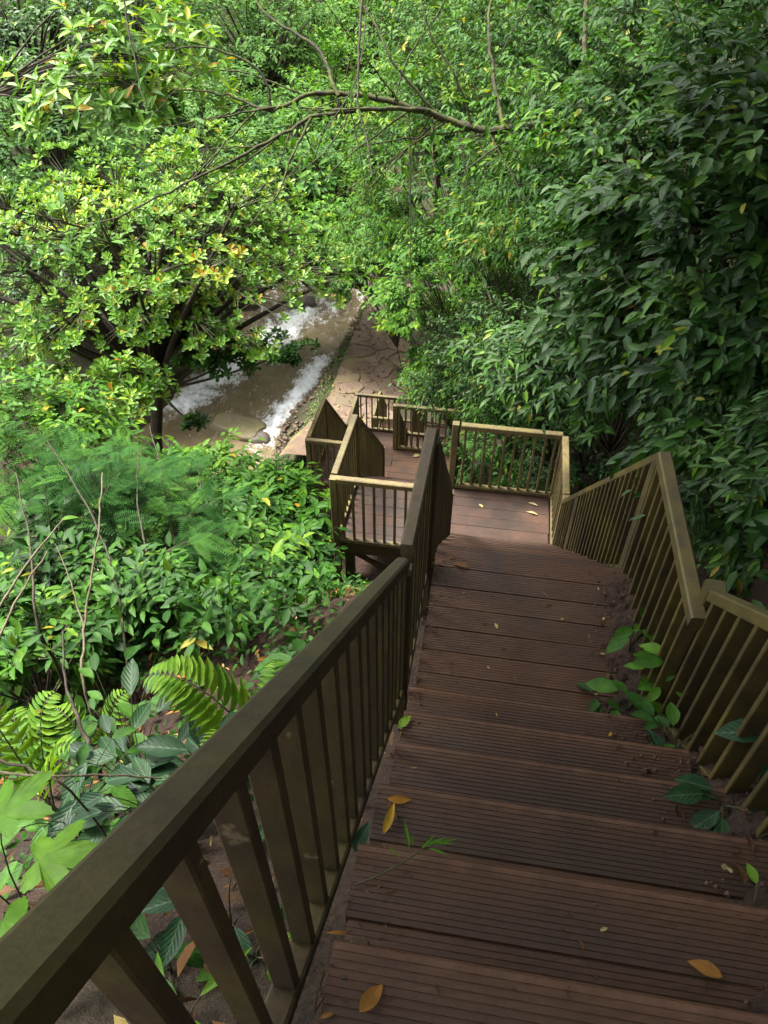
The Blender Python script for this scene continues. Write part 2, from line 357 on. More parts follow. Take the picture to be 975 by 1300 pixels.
# riverside path of cracked stone
def strip(name, lu, lv0, lv1, zoff, mat, n=60, k=10):
    vs_, fs = [], []
    for i in range(n+1):
        u = lu[0]+(lu[-1]-lu[0])*i/n
        a, b = np.interp(u, lu, lv0), np.interp(u, lu, lv1)
        for j in range(k+1):
            v = a+(b-a)*j/k
            e = min(j, k-j)/k*2
            z = float(ground_z(v, u))
            base = np.interp(u, BU, BZ)
            zz = max(z, base-.02)+zoff*min(1, e*3)-(.12 if e == 0 else 0) + .03*mnoise.noise(Vector((v*2, u*2, 9)))
            vs_.append(W(v, u, zz))
    for i in range(n):
        for j in range(k):
            p = i*(k+1)+j; fs.append((p, p+1, p+k+2, p+k+1))
    return pymesh(name, vs_, fs, mat, True)
PU = [12.5, 14, 16, 18, 20, 21.5, 24]; PL = [-4.9, -4.75, -4.4, -4.4, -4.3, -4.1, -3.6]; PR = [-1.9, -2.0, -2.2, -2.35, -2.5, -2.7, -2.7]
path = tag(obj('path', strip('path', PU, PL, PR, .05, M['path'])), kind='structure')

def clip_poly(poly, p, n):
    out = []
    for i in range(len(poly)):
        a, b = poly[i], poly[(i+1) % len(poly)]
        da, db = (a-p) @ n, (b-p) @ n
        if da <= 0: out.append(a)
        if (da < 0 < db) or (db < 0 < da): out.append(a+(b-a)*(da/(da-db)))
    return out
rs = np.random.default_rng(5)
seeds = []
for u in np.arange(13.9, 22.6, .47):
    a, b = np.interp(u, PU, PL)+.75, np.interp(u, PU, PR)-.05
    for v in np.arange(a, b, .43):
        seeds.append((v+rs.uniform(-.23, .23), u+rs.uniform(-.24, .24)))
seeds = np.array(seeds)
for i, sp_ in enumerate(seeds):
    poly = [sp_+np.array(d) for d in ((-.5, -.5), (.5, -.5), (.5, .5), (-.5, .5))]
    for jn in np.argsort(((seeds-sp_)**2).sum(1))[1:14]:
        n = seeds[jn]-sp_; L = np.linalg.norm(n); n = n/L
        poly = clip_poly(poly, sp_+n*(L/2-.012), n)
        if len(poly) < 3: break
    if len(poly) < 3: continue
    cen = np.mean(poly, 0)
    if rs.random() < .08: continue
    zb = float(np.interp(cen[1], BU, BZ))+.02
    tx, ty, h = rs.normal(0, .035), rs.normal(0, .035), rs.uniform(.035, .075)
    low = [(p[0]-cen[0], p[1]-cen[1]) for p in poly]
    ring0 = [(x*.99, y*.99, -.05) for x, y in low]
    ring1 = [(x*.97, y*.97, h-.015+x*tx+y*ty) for x, y in low]
    ring2 = [(x*.88, y*.88, h+x*tx+y*ty) for x, y in low]
    k = len(low); fs = []
    for r0 in (0, k):
        for t in range(k): fs.append((r0+t, r0+(t+1) % k, r0+k+(t+1) % k, r0+k+t))
    fs.append(tuple(range(2*k, 3*k)))
    o = obj('stone', pymesh('stone', ring0+ring1+ring2, fs, M['slab']), path, W(cen[0], cen[1], zb))
    o.rotation_euler = (0, 0, -A9)

# ------------------------------------------------------------------ stairs
def chamfer_beam(p0, p1, w, h, c=.006):
    """beam from p0 to p1 (local points of the centre line), ends cut plumb; w across, h upright."""
    p0, p1 = Vector(p0), Vector(p1); d = p1-p0
    side = Vector((d.y, -d.x, 0)); side = side.normalized() if side.length > 1e-5 else Vector((1, 0, 0))
    a, b = w/2, h/2
    prof = [(-a+c, -b), (a-c, -b), (a, -b+c), (a, b-c), (a-c, b), (-a+c, b), (-a, b-c), (-a, -b+c)]
    vs_ = [p+side*x+Vector((0, 0, z)) for p in (p0, p1) for x, z in prof]
    fs = [(i, (i+1) % 8, 8+(i+1) % 8, 8+i) for i in range(8)]+[tuple(range(7, -1, -1)), tuple(range(8, 16))]
    return vs_, fs
def upright(x, y, z0, z1, wx, wy, c=.004, yaw=0):
    a, b = wx/2, wy/2
    prof = [(-a+c, -b), (a-c, -b), (a, -b+c), (a, b-c), (a-c, b), (-a+c, b), (-a, b-c), (-a, -b+c)]
    cy, sy = math.cos(yaw), math.sin(yaw)
    vs_ = [(x+px*cy-py*sy, y+px*sy+py*cy, z) for z in (z0, z1) for px, py in prof]
    fs = [(i, (i+1) % 8, 8+(i+1) % 8, 8+i) for i in range(8)]+[tuple(range(7, -1, -1)), tuple(range(8, 16))]
    return vs_, fs
def mk(name, vf, mat, parent): return obj(name, pymesh(name, vf[0], vf[1], mat), parent)

board_cache = {}
def board_mesh(length, width, th=.034, grooves=True, mat=None):
    key = (round(length, 3), round(width, 3), grooves, mat.name)
    if key in board_cache: return board_cache[key]
    top = []
    n = max(3, int(width/.0142)) if grooves else 1
    pitch = (width-.004)/n
    y = -width/2
    cz, cy = (.0025, .002) if grooves else (.006, .004)
    prof = [(y, -th), (y, -cz), (y+cy, 0)]
    if grooves:
        for i in range(n):
            y0 = -width/2+cy+i*pitch
            if i: prof += [(y0, 0)]
            prof += [(y0+pitch*.70, 0), (y0+pitch*.76, -.002), (y0+pitch*.94, -.002)]
        prof += [(width/2-cy, 0)]
    else: prof += [(width/2-.004, 0)]
    prof += [(width/2, -cz), (width/2, -th)]
    k = len(prof)
    vs_ = [(x, y, z) for x in (-length/2, length/2) for y, z in prof]
    fs = [(i, k+i, k+(i+1) % k, (i+1) % k) for i in range(k)]+[tuple(range(k)), tuple(range(2*k-1, k-1, -1))]
    me = pymesh('board', vs_, fs, mat); board_cache[key] = me
    return me
R2 = random.Random(3)
def lay_board(parent, org, v0, v1, u0, u1, z, mat, grooves=True, gap=.0025):
    o = obj('board', board_mesh(v1-v0, (u1-u0)-gap, grooves=grooves, mat=mat), parent,
            ((v0+v1)/2-org[0]+R2.uniform(-.006, .006), (u0+u1)/2-org[1], z-org[2]+R2.uniform(-.0008, .0008)))
    o.rotation_euler = (R2.uniform(-.006, .006), R2.uniform(-.003, .003), R2.uniform(-.003, .003)); return o
def root_at(name, v, u, z, label, cat, group=None):
    o = thing(name, W(v, u, z), label, cat, group, -A9); o['category'] = cat
    return o, (v, u, z)
def flight(label, v0, v1, u0, z0, u1, z1, nris, split=2, mat='deck', grooves=True):
    """runs down from (u0,z0) to (u1,z1); the landings at both ends belong to others."""
    r, org = root_at('stair_flight', (v0+v1)/2, u1, z1, label, 'staircase', 'flights of the wooden stair')
    nt_ = nris-1; run = (u1-u0)/nt_; rise = (z0-z1)/nris
    for k in range(1, nris):
        zt = z0-k*rise; a = u0+(k-1)*run; b = a+run
        wd = run/split
        for s_ in range(split): lay_board(r, org, v0, v1, a+s_*wd, a+(s_+1)*wd+(.018 if s_ == split-1 else 0), zt, M[mat], grooves)
        vs_ = [(v0+.012-org[0], a+.004-org[1], zt-.02-org[2])]
    for k in range(0, nris):
        zt = z0-k*rise; a = u0+k*run
        mk('riser', chamfer_beam((v0+.015-org[0], a-.012-org[1], zt-.036-rise*.5+.017-org[2]), (v1-.015-org[0], a-.012-org[1], zt-.036-rise*.5+.017-org[2]), .02, rise-.05), M['deck'], r)
    for vv in (v0+.04, v1-.04):
        mk('stringer', chamfer_beam((vv-org[0], u0-org[1], z0-rise-.16-org[2]), (vv-org[0], u1-run*.2-org[1], z1-.1-org[2]), .045, .2), M['rail'], r)
    return r
def landing(label, v0, v1, u0, u1, z, nb, posts, mat='deck', splits=None, fascia=True, joists=True):
    r, org = root_at('landing', (v0+v1)/2, (u0+u1)/2, z, label, 'landing', 'landings of the wooden stair')
    wd = (u1-u0)/nb; cuts = [v0]+(splits or [])+[v1]
    for i in range(nb):
        for j in range(len(cuts)-1):
            lay_board(r, org, cuts[j]+.002, cuts[j+1]-.002, u0+i*wd, u0+(i+1)*wd, z, M[mat])
    if joists:
        for uu in (u0+.03, u1-.03):
            mk('beam', chamfer_beam((v0-org[0], uu-org[1], -.036-.08), (v1-org[0], uu-org[1], -.036-.08), .05, .155), M['rail'], r)
        n = int((v1-v0)/.45)
        for j in range(n+1):
            vv = v0+.05+(v1-v0-.1)*j/n
            mk('joist', chamfer_beam((vv-org[0], u0+.056-org[1], -.036-.06), (vv-org[0], u1-.056-org[1], -.036-.06), .045, .115), M['rail'], r)
    for (vv, uu, zb) in posts:
        mk('support_post', upright(vv-org[0], uu-org[1], zb-org[2], -.197, .1, .1, .008), M['rail'], r)
    return r, org

f1, o1 = root_at('stair_flight', .5, 0, -3.23, 'steep nearest flight of dark grooved steps with dirt along its edge', 'staircase', 'flights of the wooden stair')
for k in range(0, 10):
    zt = -2.95+.28*k; ub = -.29*k
    for s_ in range(2):
        a = ub-.29+s_*.145
        j0 = R2.uniform(-.012, .01)
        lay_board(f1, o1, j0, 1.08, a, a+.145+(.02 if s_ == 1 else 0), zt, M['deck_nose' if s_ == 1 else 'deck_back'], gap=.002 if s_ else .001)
    mk('riser', chamfer_beam((.01, ub-.012, zt-.036-.14+.02-o1[2]), (.58, ub-.012, zt-.036-.14+.02-o1[2]), .02, .235) if False else
       chamfer_beam((.01-o1[0], ub-.012, zt-.16-o1[2]), (1.06-o1[0], ub-.012, zt-.16-o1[2]), .02, .235), M['deck'], f1)
for vv in (.04, 1.03):
    mk('stringer', chamfer_beam((vv-o1[0], -.02, -3.16-o1[2]), (vv-o1[0], -2.75, -.62-o1[2]), .045, .2), M['rail'], f1)

def screws(parent, org, pts):
    vs_, fs = [], []
    for v, u, z in pts:
        b = len(vs_); r_ = .0048
        for q_ in range(6): vs_.append((v-org[0]+r_*math.cos(q_*1.047), u-org[1]+r_*math.sin(q_*1.047), z-org[2]+.0022))
        for q_ in range(6): vs_.append((v-org[0]+r_*math.cos(q_*1.047), u-org[1]+r_*math.sin(q_*1.047), z-org[2]-.004))
        fs.append(tuple(range(b, b+6))); fs += [(b+6+q_, b+6+(q_+1) % 6, b+(q_+1) % 6, b+q_) for q_ in range(6)]
    o = obj('screws', pymesh('screws', vs_, fs, M['screw']), parent); o['kind'] = 'stuff'
screws(f1, o1, [(v+R2.uniform(-.006, .006), -.29*k-.29+d_+R2.uniform(-.004, .004), -2.95+.28*k) for k in range(9) for v in (.045, .54, 1.03) for d_ in (.035, .11, .18, .255)])
l1, lo1 = landing('shaded upper landing of eight dark grooved boards below the nearest flight', 0, 1.06, 0.008, 1.135, -3.23, 8, [])
screws(l1, lo1, [(v+R2.uniform(-.006, .006), .008+.1409*(k+d_), -3.23) for k in range(8) for v in (.05, .54, 1.01) for d_ in (.25, .75)])
flight('hidden steep flight dropping from the shaded upper landing', 0, 1.03, 1.12, -3.23, 3.6, -5.93, 10, 1)
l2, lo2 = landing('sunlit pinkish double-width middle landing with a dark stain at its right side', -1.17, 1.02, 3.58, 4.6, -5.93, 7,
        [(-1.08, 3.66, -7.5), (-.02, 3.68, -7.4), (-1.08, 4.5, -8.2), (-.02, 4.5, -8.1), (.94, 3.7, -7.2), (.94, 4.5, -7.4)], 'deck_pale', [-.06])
mk('brace', chamfer_beam((-1.02-lo2[0], 3.66-lo2[1], -.25), (-.1-lo2[0], 3.66-lo2[1], -.85), .035, .07), M['rail'], l2)
flight('second hidden flight going down from the left half of the middle landing', -1.17, -.1, 4.6, -5.93, 6.95, -8.3, 9, 1)
landing('brown double-width landing between the middle landing and the path', -2.36, -.1, 6.93, 7.98, -8.3, 7,
        [(-2.28, 7.0, -10.6), (-1.2, 7.0, -10), (-2.28, 7.9, -10.9), (-1.2, 7.9, -10.6), (-.18, 7.9, -10)], 'deck', [-1.2])
flight('flight going down from the left half of the brown double-width landing', -2.36, -1.25, 7.98, -8.3, 9.66, -10.17, 7, 1)
landing('small far landing seen through two lines of balusters', -2.36, -.1, 9.64, 10.72, -10.17, 7,
        [(-2.28, 9.72, -12), (-2.28, 10.64, -12.5), (-1.2, 10.64, -12.2), (-.18, 10.64, -11.8)], 'deck', [-1.2])
flight('far flight going down from the right half of the small far landing', -1.17, -.1, 10.72, -10.17, 12.63, -12.2, 8, 1)
landing('lowest landing just above the cracked riverside path', -2.36, -.1, 12.61, 13.68, -12.2, 7,
        [(-2.28, 12.7, -13.6), (-2.28, 13.6, -13.6), (-1.2, 13.6, -13.6), (-.18, 13.6, -13.4)], 'deck', [-1.2])
flight('last short flight from the lowest landing onto the path', -2.36, -1.3, 13.68, -12.2, 14.5, -13.2, 4, 1)

def railing(label, pts, h, pitch=.11, posts=(), w=.066, bt=(.03, .05), brail=True, mk_='rail'):
    """pts: (v,u,ztop) corners of the cap rail; h: cap top down to the underside of the bottom rail."""
    v0, u0, z0 = pts[0]
    r, org = root_at('railing', v0, u0, z0-h, label, 'railing', 'railings of the wooden stair')
    L = [Vector((p[0]-org[0], p[1]-org[1], p[2]-org[2])) for p in pts]
    for i in range(len(L)-1):
        a, b = L[i], L[i+1]; hd = Vector((b.x-a.x, b.y-a.y, 0)); ln = hd.length
        up_ = Vector((0, 0, .033)); lo_ = Vector((0, 0, h-.025))
        mk('top_rail', chamfer_beam(a-up_, b-up_, w, .066, .008), M[mk_], r)
        if brail: mk('bottom_rail', chamfer_beam(a-lo_, b-lo_, .056, .05), M[mk_], r)
        n = max(1, round(ln/pitch)); yaw = math.atan2(hd.y, hd.x)
        slope_ = abs(b.z-a.z)/max(ln, 1e-6)
        for k in range(n):
            t = (k+.5)/n; p = a.lerp(b, t)
            zb = p.z-h+.046-slope_*.015; ztp = p.z-.06+slope_*.015
            mk('baluster', upright(p.x+R2.uniform(-.002, .002), p.y+R2.uniform(-.004, .004), zb, ztp, bt[0], bt[1], .003, yaw+R2.uniform(-.05, .05)), M[mk_], r)
    for (pv, pu, zt, zb) in posts:
        mk('post', upright(pv-org[0], pu-org[1], zb-org[2], zt-org[2], .072, .072, .006), M[mk_], r)
    return r
H = .93
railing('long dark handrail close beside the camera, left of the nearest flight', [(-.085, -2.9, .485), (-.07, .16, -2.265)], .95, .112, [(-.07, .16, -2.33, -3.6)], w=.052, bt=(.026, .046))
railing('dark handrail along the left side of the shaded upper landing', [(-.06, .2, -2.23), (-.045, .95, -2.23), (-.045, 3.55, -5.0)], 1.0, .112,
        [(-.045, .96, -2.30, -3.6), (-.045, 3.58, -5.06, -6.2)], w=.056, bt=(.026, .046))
railing('mossy yellowish handrail panel at the right edge of the photo beside the nearest flight', [(1.15, .2, -2.29), (1.16, -1.9, -.4)], .92, .112, [(1.15, .24, -2.31, -3.3)], mk_='rail_moss', bt=(.022, .062))
railing('mossy bent handrail on the right of the shaded upper landing, peaking in a corner', [(1.1, .14, -2.39), (1.07, 1.16, -2.4), (1.04, 3.6, -5.03)], .88, .1,
        [(1.075, 1.17, -2.46, -3.4), (1.055, 2.9, -4.34, -5.6)], mk_='rail_moss', bt=(.022, .062))
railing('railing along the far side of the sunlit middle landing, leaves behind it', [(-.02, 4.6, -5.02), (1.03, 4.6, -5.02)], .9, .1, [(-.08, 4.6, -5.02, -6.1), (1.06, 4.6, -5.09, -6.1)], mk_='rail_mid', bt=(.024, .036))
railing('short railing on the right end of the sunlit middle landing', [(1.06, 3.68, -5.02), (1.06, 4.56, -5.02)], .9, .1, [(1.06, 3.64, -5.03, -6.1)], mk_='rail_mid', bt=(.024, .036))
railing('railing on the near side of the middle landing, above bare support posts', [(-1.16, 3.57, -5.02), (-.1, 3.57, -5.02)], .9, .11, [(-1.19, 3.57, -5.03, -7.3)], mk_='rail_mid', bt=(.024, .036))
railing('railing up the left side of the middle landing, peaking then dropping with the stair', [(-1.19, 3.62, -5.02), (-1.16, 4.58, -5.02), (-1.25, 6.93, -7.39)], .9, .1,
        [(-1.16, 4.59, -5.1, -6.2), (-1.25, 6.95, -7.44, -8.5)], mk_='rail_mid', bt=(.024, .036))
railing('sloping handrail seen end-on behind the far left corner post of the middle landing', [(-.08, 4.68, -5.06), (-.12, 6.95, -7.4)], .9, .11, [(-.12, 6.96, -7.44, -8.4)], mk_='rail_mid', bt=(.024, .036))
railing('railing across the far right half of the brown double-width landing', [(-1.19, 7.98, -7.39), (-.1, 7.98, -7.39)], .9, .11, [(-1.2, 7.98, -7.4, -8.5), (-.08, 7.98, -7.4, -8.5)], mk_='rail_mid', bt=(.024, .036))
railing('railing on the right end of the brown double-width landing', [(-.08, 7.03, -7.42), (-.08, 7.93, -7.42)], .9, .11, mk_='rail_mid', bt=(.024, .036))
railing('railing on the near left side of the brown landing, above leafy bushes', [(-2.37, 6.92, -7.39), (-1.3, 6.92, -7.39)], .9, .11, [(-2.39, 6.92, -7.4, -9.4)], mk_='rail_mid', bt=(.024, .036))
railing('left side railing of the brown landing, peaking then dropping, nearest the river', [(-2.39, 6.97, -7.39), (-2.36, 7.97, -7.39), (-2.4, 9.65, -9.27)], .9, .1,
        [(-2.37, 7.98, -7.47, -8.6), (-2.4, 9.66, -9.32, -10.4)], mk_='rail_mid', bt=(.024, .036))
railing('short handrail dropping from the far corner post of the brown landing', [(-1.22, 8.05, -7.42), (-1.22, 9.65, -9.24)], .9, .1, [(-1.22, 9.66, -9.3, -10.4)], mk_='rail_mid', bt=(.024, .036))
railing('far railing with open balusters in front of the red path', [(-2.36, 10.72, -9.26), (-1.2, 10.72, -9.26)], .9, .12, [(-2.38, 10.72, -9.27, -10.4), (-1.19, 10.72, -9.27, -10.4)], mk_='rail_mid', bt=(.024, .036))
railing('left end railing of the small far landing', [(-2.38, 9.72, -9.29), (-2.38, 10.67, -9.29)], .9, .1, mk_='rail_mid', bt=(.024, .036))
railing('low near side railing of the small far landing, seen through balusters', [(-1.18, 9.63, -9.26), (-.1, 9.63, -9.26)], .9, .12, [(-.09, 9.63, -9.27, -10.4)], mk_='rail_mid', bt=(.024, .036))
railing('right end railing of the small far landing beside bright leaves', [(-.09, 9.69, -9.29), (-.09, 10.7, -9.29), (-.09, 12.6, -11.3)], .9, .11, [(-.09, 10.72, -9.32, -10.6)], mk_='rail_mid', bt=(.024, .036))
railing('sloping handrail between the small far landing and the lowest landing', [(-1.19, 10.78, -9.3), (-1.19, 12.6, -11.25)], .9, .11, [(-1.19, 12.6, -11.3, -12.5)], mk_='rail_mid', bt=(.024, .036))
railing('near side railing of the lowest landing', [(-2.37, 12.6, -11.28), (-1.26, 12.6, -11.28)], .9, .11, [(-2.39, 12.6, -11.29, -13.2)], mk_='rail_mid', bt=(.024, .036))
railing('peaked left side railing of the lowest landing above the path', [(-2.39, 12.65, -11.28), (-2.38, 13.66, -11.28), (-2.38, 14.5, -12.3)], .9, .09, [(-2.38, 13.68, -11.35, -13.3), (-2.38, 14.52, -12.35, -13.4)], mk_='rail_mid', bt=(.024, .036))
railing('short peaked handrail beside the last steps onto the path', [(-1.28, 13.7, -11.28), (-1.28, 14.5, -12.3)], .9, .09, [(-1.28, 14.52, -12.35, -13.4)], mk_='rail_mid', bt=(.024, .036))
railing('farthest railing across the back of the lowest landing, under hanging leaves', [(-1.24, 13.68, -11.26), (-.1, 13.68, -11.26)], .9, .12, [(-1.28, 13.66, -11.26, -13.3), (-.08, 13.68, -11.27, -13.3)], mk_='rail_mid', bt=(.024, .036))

# ------------------------------------------------------------------ leaves
def tpl(verts, polys, uvscale=True):
    v = np.array(verts, float); loops = np.array([i for p in polys for i in p]); starts = np.cumsum([0]+[len(p) for p in polys[:-1]])
    uv = np.stack([v[loops, 0], v[loops, 1]], 1)
    return dict(v=v, loops=loops, starts=starts, uv=uv)
def leaf_tpl(stations, fold=.10, curl=.16, wave=0):
    """stations: (x, halfwidth). a folded leaf blade with a midrib, curved down to its tip"""
    vs_ = [(0, 0, 0)]; n = len(stations)
    for i, (x, hw) in enumerate(stations):
        z = -curl*x*x
        wz = wave*(1 if i % 2 else -1)
        vs_ += [(x, hw, z+fold*hw*2+wz), (x, 0, z), (x, -hw, z+fold*hw*2-wz)]
    vs_.append((1, 0, -curl)); T = len(vs_)-1
    ps = [(0, 2, 1), (0, 3, 2)]
    for i in range(n-1):
        a, b = 1+3*i, 4+3*i
        ps += [(a+1, b+1, b, a), (a+2, b+2, b+1, a+1)]
    a = 1+3*(n-1); ps += [(a+1, T, a), (a+2, T, a+1)]
    return tpl(vs_, ps)
T = {
 'ell': leaf_tpl([(.28, .42), (.62, .4)]),
 'ellfine': leaf_tpl([(.12, .25), (.3, .44), (.5, .48), (.72, .36), (.9, .14)], wave=.012),
 'obov': leaf_tpl([(.35, .26), (.72, .48), (.9, .34)], .12, -.05),
 'lite': tpl([(0, 0, 0), (.48, .46, .05), (1, 0, -.12), (.48, -.46, .05)], [(0, 2, 1), (0, 3, 2)]),
}
def pinn_tpl(n, lw, lobes=False, taper=.6, droop=.35, spread=1.0):
    vs_, ps = [], []
    for i in range(n):
        x = .1+.9*(i+.5)/n
        ln = spread*(.5+.5*math.sin(math.pi*min(1, .15+.85*(i+.5)/n)))*(1-taper*(i/n)**2)
        for s in (1, -1):
            z = -droop*x*x
            b = len(vs_)
            dx = .12*ln
            vs_ += [(x, 0, z), (x-lw*.5+dx*.5, s*ln*.5, z-.02), (x+dx+.01, s*ln, z-.1*ln), (x+lw*.5+dx*.5, s*ln*.5, z-.02)]
            ps += [(b, b+3, b+2, b+1)] if s > 0 else [(b, b+1, b+2, b+3)]
    # rachis
    b = len(vs_); k = 6
    for i in range(k):
        x = i/(k-1); z = -droop*x*x+.003
        vs_ += [(x, .012*(1-.6*x), z), (x, -.012*(1-.6*x), z)]
    for i in range(k-1): ps.append((b+2*i, b+2*i+1, b+2*i+3, b+2*i+2))
    return tpl(vs_, ps)
T['pinn'] = pinn_tpl(14, .05, spread=.32)
T['fernlite'] = pinn_tpl(13, .075, spread=.34, droop=.3)

def frames(D, Nn):
    D = D/np.linalg.norm(D, axis=1, keepdims=True)
    Nn = Nn-(Nn*D).sum(1, keepdims=True)*D
    nn = np.linalg.norm(Nn, axis=1, keepdims=True); Nn = np.where(nn < 1e-4, np.array([[0, 0, 1.]]), Nn/np.maximum(nn, 1e-6))
    return D, np.cross(Nn, D), Nn
def leaf_mesh(name, tname, mat, P, D, Nn, Ls, Ws, tint):
    t = T[tname]; n = len(P)
    X, Y, Z = frames(D, Nn); tv = t['v']; k = len(tv)
    co = P[:, None, :] + Ls[:, None, None]*(tv[None, :, 0:1]*X[:, None, :] + tv[None, :, 2:3]*Z[:, None, :]) + (Ws)[:, None, None]*tv[None, :, 1:2]*Y[:, None, :]
    loops = (t['loops'][None, :]+np.arange(n)[:, None]*k).ravel()
    starts = (t['starts'][None, :]+np.arange(n)[:, None]*len(t['loops'])).ravel()
    return npmesh(name, co.reshape(-1, 3), loops, starts, mat, True, np.repeat(np.clip(tint, 0, 1), k), np.tile(t['uv'], (n, 1)))
unit_cache = {}
def unit_leaf(tname, mkey, aspect, tq):
    key = (tname, mkey, aspect, tq)
    if key not in unit_cache:
        unit_cache[key] = leaf_mesh('leaf', tname, M[mkey], np.zeros((1, 3)), np.array([[1., 0, 0]]), np.array([[0, 0, 1.]]), np.ones(1), np.array([aspect]), np.array([tq/7]))
    return unit_cache[key]
def place_leaves(parent, tname, mkey, aspect, P, D, Nn, Ls, tint, name='leaf'):
    X, Y, Z = frames(D, Nn); ox = np.array(parent.location)
    for i in range(len(P)):
        o = bpy.data.objects.new(name, unit_leaf(tname, mkey, aspect, int(round(float(np.clip(tint[i], 0, 1))*7))))
        L = Ls[i]; p = P[i]-ox
        o.matrix_basis = Matrix(((X[i, 0]*L, Y[i, 0]*L, Z[i, 0]*L, p[0]), (X[i, 1]*L, Y[i, 1]*L, Z[i, 1]*L, p[1]), (X[i, 2]*L, Y[i, 2]*L, Z[i, 2]*L, p[2]), (0, 0, 0, 1)))
        link(o, parent)

def tubes(name, polys, mat, sides=5):
    """polys: list of (points (k,3), radii (k,)); joined branches as one mesh"""
    V, Lp = [], []; off = 0
    ang = np.linspace(0, 2*np.pi, sides, endpoint=False)
    for pts, rr in polys:
        pts = np.asarray(pts, float); k = len(pts)
        d = np.gradient(pts, axis=0); d /= np.maximum(np.linalg.norm(d, axis=1, keepdims=True), 1e-6)
        ref = np.where(np.abs(d[:, 2:3]) < .9, np.array([[0, 0, 1.]]), np.array([[1., 0, 0]]))
        a = np.cross(d, ref); a /= np.maximum(np.linalg.norm(a, axis=1, keepdims=True), 1e-6); b = np.cross(d, a)
        ring = pts[:, None, :]+np.asarray(rr)[:, None, None]*(np.cos(ang)[None, :, None]*a[:, None, :]+np.sin(ang)[None, :, None]*b[:, None, :])
        V.append(ring.reshape(-1, 3))
        i, j = np.meshgrid(np.arange(k-1), np.arange(sides), indexing='ij'); j1 = (j+1) % sides
        Lp.append((np.stack([i*sides+j, i*sides+j1, (i+1)*sides+j1, (i+1)*sides+j], -1)+off).reshape(-1, 4)); off += k*sides
    q = np.concatenate(Lp)
    return npmesh(name, np.concatenate(V), q.ravel(), np.arange(len(q))*4, mat)

def bez(p0, p1, p2, n=6):
    t = np.linspace(0, 1, n)[:, None]
    return (1-t)**2*np.asarray(p0)+2*t*(1-t)*np.asarray(p1)+t*t*np.asarray(p2)

def crown(rng, c, R, ncl, ntw, nlv, L, style='alt', droop=.3, jit=.35, flat=.55, zmin=-.4, hang=None, crad=.42, up=1.0):
    c = np.array(c, float); R = np.array(R, float)
    d = rng.normal(size=(ncl*3, 3)); d /= np.linalg.norm(d, axis=1, keepdims=True); d = d[d[:, 2] > zmin][:ncl]
    ncl = len(d)
    cl = c+R*d*rng.uniform(.42, 1.08, (ncl, 1)); rc = R.mean()*crad*rng.uniform(.6, 1.35, (ncl, 1))
    ctint = rng.normal(0, .13, ncl)
    base = cl-d*rc*.7
    e = rng.normal(size=(ncl, ntw, 3)); e /= np.linalg.norm(e, axis=2, keepdims=True); e *= rng.uniform(.35, 1, (ncl, ntw, 1))**.5
    e = e*np.array([1, 1, flat]); e = e+d[:, None, :]*.25
    end = cl[:, None, :]+e*rc[:, None, :]
    b = np.repeat(base[:, None, :], ntw, 1); st = b+(end-b)*.25
    n = ncl*ntw; st = st.reshape(n, 3); end = end.reshape(n, 3); tdir = end-st
    tl = np.linalg.norm(tdir, axis=1, keepdims=True); tdir = tdir/np.maximum(tl, 1e-5)
    sag = tl*.18*droop
    outw = np.repeat(d, ntw, 0)
    if style == 'rosette':
        m = nlv; ph = rng.uniform(0, 6.28, (n, 1))+np.arange(m)[None]*2.4
        ax = tdir*.5+np.array([0, 0, 1.])+outw*.3; ax /= np.linalg.norm(ax, axis=1, keepdims=True)
        a = np.cross(ax, rng.normal(size=(n, 3))); a /= np.linalg.norm(a, axis=1, keepdims=True); bb = np.cross(ax, a)
        lift = np.linspace(.05, .95, m)[None, :, None]
        D = np.cos(ph)[..., None]*a[:, None]+np.sin(ph)[..., None]*bb[:, None]+ax[:, None]*lift+rng.normal(0, .15, (n, m, 3))
        P = np.repeat(end[:, None], m, 1)+ax[:, None]*lift*.04*1
        Nn = ax[:, None]*1.0-D*.2+rng.normal(0, .2, (n, m, 3))
        tn = np.repeat(ctint, ntw)[:, None]+np.linspace(-.08, .18, m)[None]+rng.normal(0, .09, (n, m))
        Ls = L*(1-.35*lift[..., 0])*rng.uniform(.75, 1.15, (n, m))
    else:
        m = nlv; t = np.linspace(.15, 1, m)[None, :, None]
        P = st[:, None]+(end-st)[:, None]*t; P[:, :, 2] -= (sag*(t[0, :, 0][None]**2))
        sd_ = np.cross(tdir, np.array([0, 0, 1.])); sd_ /= np.maximum(np.linalg.norm(sd_, axis=1, keepdims=True), 1e-3)
        alt = np.where(np.arange(m) % 2, 1., -1.); alt[-1] = 0
        D = tdir[:, None]*.65+sd_[:, None]*alt[None, :, None]*.85+np.array([0, 0, -droop])+rng.normal(0, jit*.7, (n, m, 3))
        if hang is not None: D = D+np.array(hang)
        Nn = np.array([0, 0, up])+outw[:, None]*.45+rng.normal(0, jit, (n, m, 3))
        tn = np.repeat(ctint, ntw)[:, None]+np.linspace(-.06, .12, m)[None]+rng.normal(0, .10, (n, m))
        Ls = L*rng.uniform(.65, 1.2, (n, m))
    tw = (st, end, np.repeat(base, ntw, 0))
    return P.reshape(-1, 3), D.reshape(-1, 3), Nn.reshape(-1, 3), Ls.ravel(), tn.ravel(), cl, base, tw

